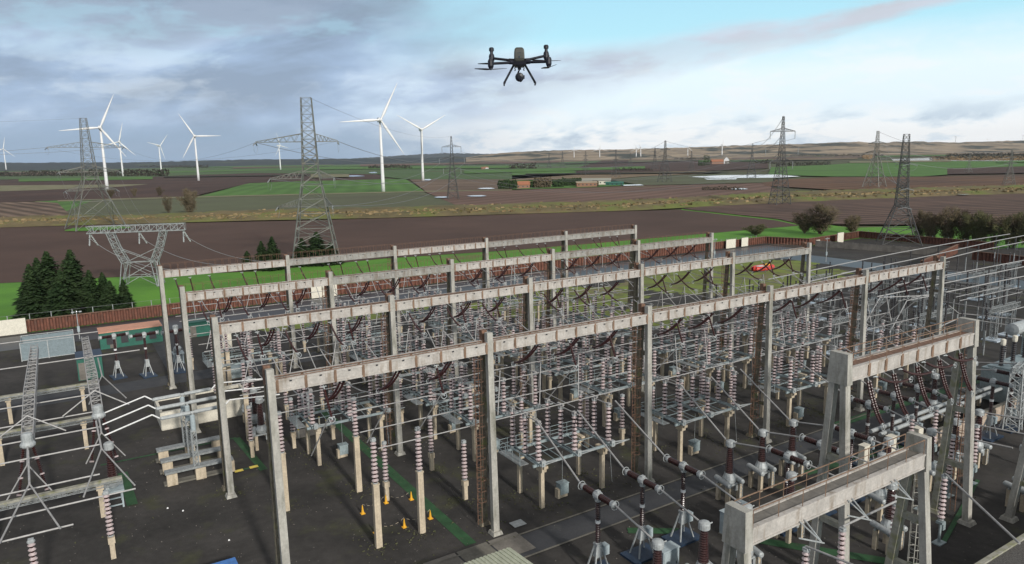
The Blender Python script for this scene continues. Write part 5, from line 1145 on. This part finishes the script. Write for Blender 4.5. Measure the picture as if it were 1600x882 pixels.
def casting():
    t = root('voltage_transformer'); b = MB()
    for x in (-.6, .6):
        for v in (-.8, .8): b.bar((x, v, 0), (x, v, 1.6), .14, .14)
    b.box((0, 0, 1.65), (1.6, 2.0, .16)); b.bar((-.6, -.8, .3), (.6, -.8, .3), .1, .1); b.bar((-.6, .8, .3), (.6, .8, .3), .1, .1); b.build('stand', M['bluebox'], t)
    b = MB(); b.lathe([(.2, 1.7), (.45, 1.9), (.6, 2.4), (.3, 2.8)], 12); b.box((-.5, 0, 2.0), (.3, .5, .5)); b.build('base_tank', M['cast'], t)
    pr = []
    for k in range(12): pr += [(.33-.01*k, 2.8+.22*k), (.42-.012*k, 2.91+.22*k)]
    b = MB(); b.lathe(pr+[(.2, 5.45)], 12); b.build('bushing', M['porc'], t)
    b = MB(); b.lathe([(.35, 5.4), (.42, 5.5), (.42, 6.0), (.3, 6.1)], 12); b.build('cap', M['cast'], t)
    return t
for i, (u, v) in enumerate(((-9.3, 23.5), (2.6, 72))):
    place('vt', casting, u, v, ['grey transformer on a pale blue stand under the right lattice boom', 'brown bushing on a stand beside the farthest left gantry leg'][i], 'transformer', 'bushings on stands at the left')
for i, (u, v) in enumerate(((-6.0, 69.0), (-2.2, 67.2), (2.0, 66.9))):
    place('brk', breaker, u, v, f'brown T-shaped circuit breaker in front of the green cabin, {["left", "middle", "right"][i]} of three', 'circuit breaker', 'T-shaped circuit breakers by the green cabin', rz=pi/2+.15)
# stacked concrete cable blocks and the busbar with lattice stands above
for i, v in enumerate((25.0, 28.3, 31.6)):
    t = thing('block_bench', f'long grey slab bench on pale concrete blocks, {["nearest", "middle", "farthest"][i]} of three', 'bench', UV(-4.6, v), TH, 'slab benches on pale blocks')
    b = MB(); b.bar((-.3, -.3, 1.35), (6.0, -.3, 1.35), .18, .16); b.bar((-.3, .3, 1.35), (6.0, .3, 1.35), .18, .16); b.box((2.85, 0, 1.46), (6.3, .9, .06)); b.build('top', M['steel'], t)
    b = MB(); b.box((2.8, .45, .08), (6.4, .9, .16)); b.build('base', M['kerb'], t)
    for x in (.3, 2.9, 5.6): b = MB(); b.box((x, 0, .65), (.95, .8, 1.15)); b.build('block', M['post'], t)
    for x, h in ((2.6, 3.6),):
        b = MB(); b.lattice((x, 0, 1.5), (x, 0, 1.5+h), .45, .45, 7, .045, .03); b.box((x, 0, 1.5+h), (.5, .5, .12)); b.build('lattice_stand', M['cast'], t)
        b = MB(); b.lathe([(.2, 0), (.24, .1), (.24, 1.5), (.15, 1.6)], 10, (x+.05, 0, 5.1)); b.build('drive_housing', M['bluebox'], t)
        b = MB(); b.lathe([(.08, -2.9), (.17, -2.8), (.19, -2.6), (.19, -.25), (.12, -.15), (.12, .15), (.19, .25), (.19, 2.6), (.17, 2.8), (.08, 2.9)], 10, (x+.1, 0, 6.95), (1, .05, 0)); b.tube((x+.1, 0, 6.6), (x+.1, 0, 6.9), .12, 8); b.build('switch_tube', M['cast'], t)
        b = MB(); b.path([(-4.9, -.6, 6.5), (x-3.4, .1, 7.4), (x-2.8, 0, 6.95)], .075, 6); b.path([(x+3.0, 0, 6.95), (x+3.6, 0, 7.5), (x+8.6, .3, 7.0)], .075, 6); b.build('busbar', M['white'], t)
t = thing('block_wall', 'long pale concrete bunker with dark gravel on top at the left', 'bunker', UV(-3.2, 41.6), TH); b = MB(); b.box((5.0, 0, 1.1), (10.2, .35, 2.2)); b.box((0, 3, 1.1), (.3, 6, 2.2)); b.box((10, 3, 1.1), (.3, 6, 2.2)); b.box((5, 6, 1.1), (10.2, .3, 2.2)); b.build('wall', M['cream'], t)
b = MB(); b.box((5, 3, .9), (9.6, 5.6, 1.8)); b.build('fill', M['gravel'], t)
# buildings along the left back
def hut(u, v, w, d, h, wall, roof, label, nm='cabin', cat='cabin', rz=0, vents=0):
    t = thing(nm, label, cat, UV(u, v), TH+rz); b = MB(); b.box((0, 0, h/2), (w, d, h)); b.build('wall', M[wall], t)
    b = MB(); b.box((0, 0, h+.08), (w+.2, d+.2, .16)); b.build('roof', M[roof], t)
    b = MB(); b.box((-w*.3, -d/2-.03, h*.42), (min(1, w*.3), .05, h*.8)); b.build('door', M['slab'], t)
    for i in range(vents): b = MB(); b.box((-w/2+w*(i+.7)/(vents+.4), -d/2-.03, h*.5), (1.1, .06, h*.5)); b.build('louvre', M['nacdark'], t)
    return t
hut(-2.5, 91, 9.6, 4.6, 2.8, 'dkgreen', 'salmon', 'green cabin with salmon flat roof by the rusty wall', vents=4)
hut(8.5, 90, 4, 3, 2.6, 'dkgreen', 'dkgreen', 'small dark green cabin right of the salmon-roofed one')
hut(-9.4, 72.5, 3.2, 4.5, 3.2, 'dkgreen', 'dkblue', 'small dark cabin with open front behind the left booms')
t = thing('glass_shelter', 'long clear-walled shelter with pale frame at the far left', 'shelter', UV(-14.7, 91), TH)
b = MB(); b.box((0, -3, 1.5), (7.4, .06, 2.7)); b.box((0, 3, 1.5), (7.4, .06, 2.7)); b.box((-3.7, 0, 1.5), (.06, 6, 2.7)); b.build('panels', M['glass'], t)
b = MB()
for x in (-3.7, 0, 3.7):
    for v in (-3.05, 3.05): b.box((x, v, 1.5), (.12, .12, 3.0))
for z in (.15, 3.0):
    for v in (-3.05, 3.05): b.box((0, v, z), (7.5, .1, .1))
b.build('frame', M['cast'], t)

# ------------------------------------------------------------------ cones, cabinets, small things
def cone():
    t = root('traffic_cone'); b = MB(); b.box((0, 0, .03), (.38, .38, .06)); b.build('base', M['cone'], t)
    b = MB(); b.lathe([(.14, .06), (.105, .25), (.07, .5), (.035, .76), (.025, .8)], 12); b.build('cone', M['cone'], t); return t
for i, (u, v) in enumerate(((9.1, 8.9), (11.6, 9.6), (13.8, 8.9), (13.7, 4.7), (11.2, 4.6), (8.8, 5.1))):
    place('cone', cone, u, v, ['yellow-orange cone at the left corner of the ring around the tall posts', 'yellow-orange cone at the foot of the back short post', 'yellow-orange cone at the far side beside the green walkway', 'yellow-orange cone at the right beside the second tall post', 'yellow-orange cone at the front middle between the tall posts', 'yellow-orange cone partly hidden behind the nearest tall post'][i], 'cone', 'yellow cones around the tall posts', z=.01)
cc = [(9.1, 8.9), (11.6, 9.6), (13.8, 8.9), (13.7, 4.7), (11.2, 4.6), (8.8, 5.1)]; b = MB()
for i in (0, 1, 3, 4):
    p, q = UV(*cc[i], .9), UV(*cc[(i+1) % 6], .9)
    for k in range(0, 10, 2): b.tube(p.lerp(q, k/10)-Vector((0, 0, .5*4*k/10*(1-k/10))), p.lerp(q, (k+1)/10)-Vector((0, 0, .5*4*(k+1)/10*(1-(k+1)/10))), .015, 4)
tag(b.build('chain', M['post']), 'pale chain hanging between the yellow cones', 'chain')
for i, (u, v) in enumerate(((9.1, 31.0), (9.4, 29.8), (12.6, 32.4), (13.0, 31.0))):
    t = thing('marker_post', f'small cream marker post around the grey slab, {["far left", "near left", "far right", "near right"][i]}', 'marker post', UV(u, v), TH, 'cream marker posts'); b = MB(); b.box((0, 0, .5), (.16, .16, 1.0)); b.build('post', M['cream'], t); b = MB(); b.box((0, 0, 1.02), (.18, .18, .05)); b.build('cap', M['yellow'], t)
def cabinet(u, v, w, d, h, mt, label, z=0.0, nm='cabinet', rz=0):
    t = thing(nm, label, 'cabinet', UV(u, v, z), TH+rz, None); b = MB(); b.box((0, 0, h/2+.1), (w, d, h)); b.build('body', M[mt], t)
    b = MB(); b.box((0, -d/2-.02, h/2+.1), (w*.9, .03, h*.9)); q = b.build('door', M[mt], t); b = MB(); b.box((w*.3, -d/2-.05, h*.5), (.05, .04, .2)); b.build('handle', M['nacdark'], q)
    b = MB(); b.box((0, 0, h+.13), (w+.12, d+.12, .06)); b.build('lid', M[mt], t); b = MB(); b.box((0, 0, .05), (w+.1, d+.1, .1)); b.build('plinth', M['kerb'], t)
cabinet(33.1, -11.4, 1.3, .7, 1.9, 'bluebox', 'pale blue cabinet under the low right portal, left of two'); cabinet(34.9, -11.0, 1.2, .7, 1.8, 'bluebox', 'pale blue cabinet under the low right portal, right of two')
cabinet(24.8, -12.8, 1.6, .9, 2.0, 'bluebox', 'large pale blue cabinet beside the front capped bushing'); cabinet(12.6, 37.2, 1.3, 2.0, 2.3, 'cast', 'pale grey cabinet at the head of the green walkway'); cabinet(8.6, 58.4, 2.0, 1.2, 1.5, 'paint', 'grey cabinet behind the third gantry row at the left')
cabinet(10.4, 77, 2.2, 1.2, 2.4, 'cream', 'cream cabinet seen above the third gantry row at the left'); cabinet(53.5, -10.5, .9, .6, 2.4, 'cream', 'slim cream cabinet left of the tall right portal, first of three'); cabinet(57.8, -10.7, .9, .6, 2.4, 'cream', 'slim cream cabinet near the tall right portal, second of three')
cabinet(62.2, -11, .9, .6, 2.4, 'cream', 'slim cream cabinet near the tall right portal, third of three'); cabinet(-3.4, 5.0, 2.2, 1.9, .9, 'blue', 'bright blue box at the bottom edge left of the front gantry leg')
t = thing('shed_roof', 'ribbed pale green shed roof at the bottom edge', 'shed', UV(11.6, -8.6), TH, None); b = MB(); b.box((0, -1, 1.3), (5.2, 4.6, 2.6)); b.build('wall', M['cream'], t); b = MB()
for i in range(18): b.bar((-2.75+i*.32, 1.5, 2.72), (-2.75+i*.32, -3.5, 3.1), .2, .08)
b.bar((0, 1.5, 2.68), (0, -3.5, 3.05), 5.9, .05); b.build('roof', mat('pale_green_sheet', (.45, .47, .36), .6, var=.1), t)
t = thing('gravel_roof', 'dark chippings-covered flat roof with mossy rim at the bottom right corner', 'building', UV(44, -33), TH); b = MB(); b.box((6, 0, 1.45), (24, 11, 2.9)); b.build('wall', M['slab'], t)
b = MB(); b.box((6, 0, 2.95), (24, 11, .1)); b.build('roof', mat('roof_chippings', (.14, .13, .12), .95, base2=(.04, .038, .035), scale=9, bump=1, bscale=9), t)
b = MB(); b.box((6, 5.6, 2.98), (24.4, .35, .3)); b.box((-6.1, 0, 2.98), (.35, 11.4, .3)); b.build('parapet', M['mossy'], t)
t = thing('low_wall', 'long low pinkish-cream wall behind the tall right portal', 'wall', UV(60, -11.6), TH); b = MB(); b.box((18, 0, .9), (36, .3, 1.8)); b.build('wall', mat('pink_render', (.42, .34, .27), .9), t); b = MB(); b.box((18, 0, 1.83), (36.1, .42, .1)); b.build('coping', M['kerb'], t)
t = thing('dinghy', 'red and orange inflatable heap on the yard grass at the right', 'inflatable', UV(146.5, 76), TH); b = MB()
b.path([(3.6*cos(a), 1.3*sin(a), .6) for a in [2*pi*k/16 for k in range(17)]], .62, 8); b.build('hull', M['red'], t); b = MB(); b.lathe([(.2, -2.4), (.5, -2.0), (.5, 2.0), (.2, 2.4)], 8, (2.2, .3, 1.1), (1, .4, 0)); b.build('buoy', M['cone'], t); b = MB(); b.box((-.6, 0, .9), (2.8, 1.5, .5)); b.build('seat', M['white'], t)
def lamp(u, v, h, label):
    t = thing('lamp_post', label, 'lamp post', UV(u, v), TH, 'white lamp posts in the yard'); b = MB(); b.tube((0, 0, 0), (0, 0, h), .09, 6, .06); b.build('pole', M['cast'], t); b = MB(); b.box((0, 0, h*.35), (.4, .3, 1.0)); b.build('box', M['bluebox'], t)
    for s in (-1, 1): b = MB(); b.tube((0, 0, h-.3), (s*.6, 0, h-.3), .04, 5); b.box((s*.6, 0, h-.3), (.4, .3, .2)); b.build('lamp', M['cast'], t)
for u, v, h, lb in ((-10.1, 99.9, 5.3, 'pale lamp post by the rusty wall at the far left'), (58.5, 93, 6, 'pale lamp post behind the third gantry row'), (80, 95, 6, 'pale lamp post in the middle of the back road'), (150, 96, 6.5, 'white lamp post near the white panels on the wall'), (171, 74, 7, 'white lamp post left of the inner red wall')): lamp(u, v, h, lb)

# ------------------------------------------------------------------ right-hand steel yard
def steel_support():
    t = root('steel_support')
    for x in (0, 5.2):
        b = MB(); b.lattice((x, 0, .1), (x, 0, 5.0), .8, .8, 7, .06, .035); b.build('mast', M['steel'], t)
        b = MB(); b.box((x, 0, .12), (2.6, 2.4, .22)); b.build('pad', M['pad'], t)
    b = MB(); b.lattice((-2.4, 0, 5.2), (7.6, 0, 5.2), .7, .7, 14, .06, .035); b.build('crossbeam', M['steel'], t)
    for x in (-1.8, 2.6, 7.0):
        pr = []
        for k in range(10): pr += [(.09, 5.55+.25*k), (.15, 5.67+.25*k)]
        b = MB(); b.lathe(pr+[(.1, 8.05)], 7); b2 = b.build('insulator', M['black'], t, ); b2.location = (x, 0, 0)
    return t
sup = [(88, 16), (88, 27), (88, 38), (102, 10), (102, 21), (102, 32), (116, 6), (116, 18), (116, 30), (132, 2), (132, 14), (132, 26), (148, 0), (148, 12), (148, 24), (104, -4), (120, -8), (164, 2), (164, 14), (164, 26), (148, 34), (132, 36), (180, 8), (180, 20), (118, 42)]
cols = {88: 'first', 102: 'second', 104: 'second', 116: 'third', 120: 'third', 132: 'fourth', 148: 'fifth', 118: 'third', 164: 'sixth', 180: 'seventh'}
seen = {}
for u, v in sup:
    c = cols[u]; seen[c] = seen.get(c, 0)+1
    place('sup', steel_support, u, v, f'lattice steel support with black insulators, {c} column right of the gantries, {ORD[seen[c]-1]} in it', 'support', 'lattice supports in the right-hand yard')
def bus3(pts, label, z=None, posts=6):
    P = [G(x, y, zz) for x, y, zz in pts]; b = MB(); b.path(P, .10, 6); tag(b.build('busbar', M['tube']), label, 'busbar', 'long bright busbars at the right')
    for k in range(len(P)-1):
        for j in range(2):
            p = P[k].lerp(P[k+1], (j+.5)/2); t = thing('bus_support', f'black post, {ORD[min(9, k*2+j)]} from the left, carrying the {label.split(",")[-1].strip()} busbars', 'support', (p.x, p.y, 0), TH, 'black posts under the long busbars')
            b = MB(); b.tube((0, 0, 0), (0, 0, p.z*.5), .14, 6); b.build('post', M['steel'], t); pr = []
            n = 12
            for q in range(n): pr += [(.10, p.z*(.5+.48*q/n)), (.17, p.z*(.5+.48*(q+.5)/n))]
            b = MB(); b.lathe(pr+[(.1, p.z-.1)], 7); b.build('insulator', M['black'], t)
bus3([(1200, 437, 8.2), (1330, 410, 8.2), (1400, 396, 8.2), (1488, 380, 8.4), (1578, 366, 8.2)], 'long bright busbar, topmost of the upper trio')
bus3([(1215, 452, 8.2), (1330, 425, 8.2), (1420, 407, 8.2), (1560, 376, 8.4), (1660, 357, 8.2)], 'long bright busbar, middle of the upper trio')
bus3([(1232, 464, 8.2), (1340, 441, 8.2), (1420, 419, 8.2), (1520, 394, 8.4), (1660, 366, 8.2)], 'long bright busbar, lowest of the upper trio')
bus3([(1400, 446, 8.2), (1480, 430, 8.2), (1600, 407, 8.2), (1680, 392, 8.2)], 'long bright busbar, topmost of the lower trio')
bus3([(1370, 464, 8.2), (1480, 442, 8.2), (1600, 417, 8.2), (1680, 402, 8.2)], 'long bright busbar, middle of the lower trio')
bus3([(1478, 457, 8.2), (1560, 440, 8.2), (1680, 416, 8.2)], 'long bright busbar, lowest of the lower trio')
for i, pts in enumerate([[(1352, 505, 6), (1375, 465, 8), (1455, 462, 8)], [(1390, 520, 6), (1417, 470, 8), (1460, 462, 8)], [(1483, 478, 8), (1498, 490, 6), (1600, 500, 6)], [(1560, 490, 6), (1600, 480, 6), (1660, 474, 6)], [(1470, 510, 6), (1500, 497, 6), (1600, 512, 6)]]):
    b = MB(); b.path([G(*p) for p in pts], .08, 5); tag(b.build('busbar', M['tube']), f'bent pale tube low in the right-hand steel yard, {ORD[i]} from the left', 'busbar', 'bent tubes in the right-hand yard')
for i in range(60):
    u, v = 90+rnd.random()*62, -6+rnd.random()*46; h = rnd.choice((7.0, 7.6, 8.2)); t = thing('bus_post', f'slender black post insulator in the right-hand steel yard, number {i+1}' if False else 'slender black post insulator among the lattice supports of the right-hand yard', 'insulator', UV(u, v), TH, 'slender black posts in the right-hand yard')
    b = MB(); b.tube((0, 0, 0), (0, 0, h*.55), .12, 6); b.build('post', M['steel'], t); pr = []
    for q in range(10): pr += [(.10, h*(.55+.43*q/10)), (.17, h*(.55+.43*(q+.5)/10))]
    b = MB(); b.lathe(pr+[(.1, h)], 7); b.build('insulator', M['black'], t)
for i in range(26):
    u, v = 88+rnd.random()*50, -4+rnd.random()*42; z = rnd.choice((6.4, 7.2, 8.1)); L = rnd.uniform(8, 20); along = i % 2
    tag(MB().path([UV(u, v, z), UV(u+(L if along else 0), v+(0 if along else L), z), UV(u+(L+1.5 if along else 1.2), v+(1 if along else L+1), z-1.6)], .06, 5).build('busbar', M['tube']), 'short pale tube crossing between lattice supports in the right-hand yard', 'busbar', 'short tubes in the right-hand yard')
# transformer bank, lattice masts and white tank at the right edge
t = thing('power_transformer', 'large grey power transformer with cooling fins at the right edge', 'transformer', UV(88, -9), TH)
b = MB(); b.box((0, 0, 2.4), (9, 4, 4.0)); b.box((0, 0, 4.5), (8, 3, .3)); b.build('tank', M['paint'], t)
for x in (-4, -2, 0, 2, 4):
    b = MB()
    for j in range(8): b.box((x+j*.2-.7, -2.9, 2.4), (.06, 1.4, 3.4))
    b.bar((x-.8, -2.4, 4.0), (x+.8, -2.4, 4.0), .12, .12); b.build('radiator', M['bluebox'], t)
for x in (-3, 0, 3):
    b = MB(); pr = []
    for k in range(10): pr += [(.2, 4.6+.26*k), (.29, 4.72+.26*k)]
    b.lathe(pr+[(.18, 7.2)], 9, (x, .5, 0)); b.build('bushing', M['black'], t); b = MB(); b.lathe([(.25, 7.2), (.3, 7.4), (.3, 7.9), (.15, 8.0)], 9, (x, .5, 0)); b.build('cap', M['cream'], t)
b = MB(); b.lathe([(.3, -2.2), (.8, -2.1), (.8, 2.1), (.3, 2.2)], 14, (3.5, 1.5, 8.3), (1, 0, 0)); b.build('conservator', M['cast'], t)
b = MB()
for x in (2.2, 4.8): b.bar((x, 1.5, 4.5), (x, 1.5, 7.6), .2, .2)
b.build('bracket', M['paint'], t)
for i, (u, v) in enumerate(((76, -14), (80, -13.5), (84.5, -14.5), (79, -18.5), (84, -18.6))):
    t = thing('lattice_mast', f'white lattice mast at the right edge below the transformer, {ORD[i]} of five', 'mast', UV(u, v), TH+.2, 'white lattice masts at the right edge')
    b = MB(); b.lattice((0, 0, .1), (0, 0, 7.2), 1.5, 1.1, 8, .07, .045); b.build('mast', M['cast'], t); b = MB(); b.lattice((-1.6, 0, 7.3), (1.6, 0, 7.3), .5, .5, 4, .06, .04); b.build('top_frame', M['cast'], t)
for i, v in enumerate((-8.4, -9.4)):
    b = MB(); b.path([UV(58, v, 2.2), UV(112, v, 2.2)], .22, 8)
    tag(b.build('pipe', M['cast']), f'long pale pipe run across the right-hand yard, {["farther", "nearer"][i]} of two', 'pipe', 'long pipes across the right yard')
b = MB(); c = MB()
feet = [(BAY*k, ROWV[r]) for r in range(4) for k in range(6)]+[(8.2, 2.9), (12.1, 3), (10.4, 13.3), (3.6, 13.4), (18.2, 13.6), (18, 6.2)]+[(u+x, v+y) for _, _, u, v in dis for x in (.5, 7.4) for y in (.9, 4.5)]
for i in range(5200):
    if i % 12: fu, fv = rnd.choice(feet); u, v = fu+rnd.gauss(0, 1.0), fv+rnd.gauss(0, .9)
    elif i % 2: u, v = rnd.uniform(-40, 110), rnd.choice((-5.3, -1.8, 60.3, 65.7))+rnd.gauss(0, .25)
    else: u, v = rnd.uniform(-40, 90), rnd.uniform(-30, 58)
    p = UV(u, v, .01); s = rnd.uniform(.04, .12); a = rnd.uniform(0, pi); d = Vector((cos(a), sin(a), 0))*s
    b.add([p-d, p+d, p+d*.4+Vector((rnd.uniform(-.08, .08), rnd.uniform(-.08, .08), s*1.0)), p-d*.7+Vector((0, 0, s*.7))], [(0, 1, 2, 3)])
o = b.build('weeds', mat('weeds', (.09, .10, .04), .95, base2=(.075, .07, .038), scale=.5, world=True)); o['kind'] = 'stuff'; tag(o, 'moss and small weeds round the post feet and kerbs', 'weeds')
for i in range(3000):
    u, v = rnd.uniform(-45, 60), rnd.uniform(-35, 40); p = UV(u, v, .015); s = rnd.uniform(.02, .055); c.box((p.x, p.y, p.z), (s*2, s*1.6, s), rnd.uniform(0, 3), .6)
o = c.build('loose_stones', mat('loose_stones', (.22, .20, .175), .95, base2=(.06, .055, .05), scale=3, world=True)); o['kind'] = 'stuff'; tag(o, 'loose stone chippings scattered over the dark yard', 'stones')
# small litter on the gravel
for i, (x, y) in enumerate(((286, 799), (358, 845), (262, 795))):
    b = MB(); b.box((0, 0, .06), (.16, .12, .1), .4, .6); o = b.build('stone', M['white']); o.location = G(x, y, .01); tag(o, ['small white stone on the gravel left of the gantry leg, left', 'small white stone on the gravel near the blue box', 'tiny white stone farthest left on the gravel'][i], 'stone')
# ------------------------------------------------------------------ the air
b = MB(); b.box((2000, 5600, 160), (16000, 14000, 330))
hz = b.build('haze', None); hz.data.materials.clear(); hm = bpy.data.materials.new('haze'); hm.use_nodes = True; t = hm.node_tree; t.nodes.clear()
pv = t.nodes.new('ShaderNodeVolumePrincipled'); pv.inputs['Density'].default_value = 0.000023; pv.inputs['Color'].default_value = (.84, .90, 1.0, 1); pv.inputs['Anisotropy'].default_value = 0.0
ou = t.nodes.new('ShaderNodeOutputMaterial'); t.links.new(pv.outputs[0], ou.inputs['Volume']); hz.data.materials.append(hm); hz['kind'] = 'stuff'
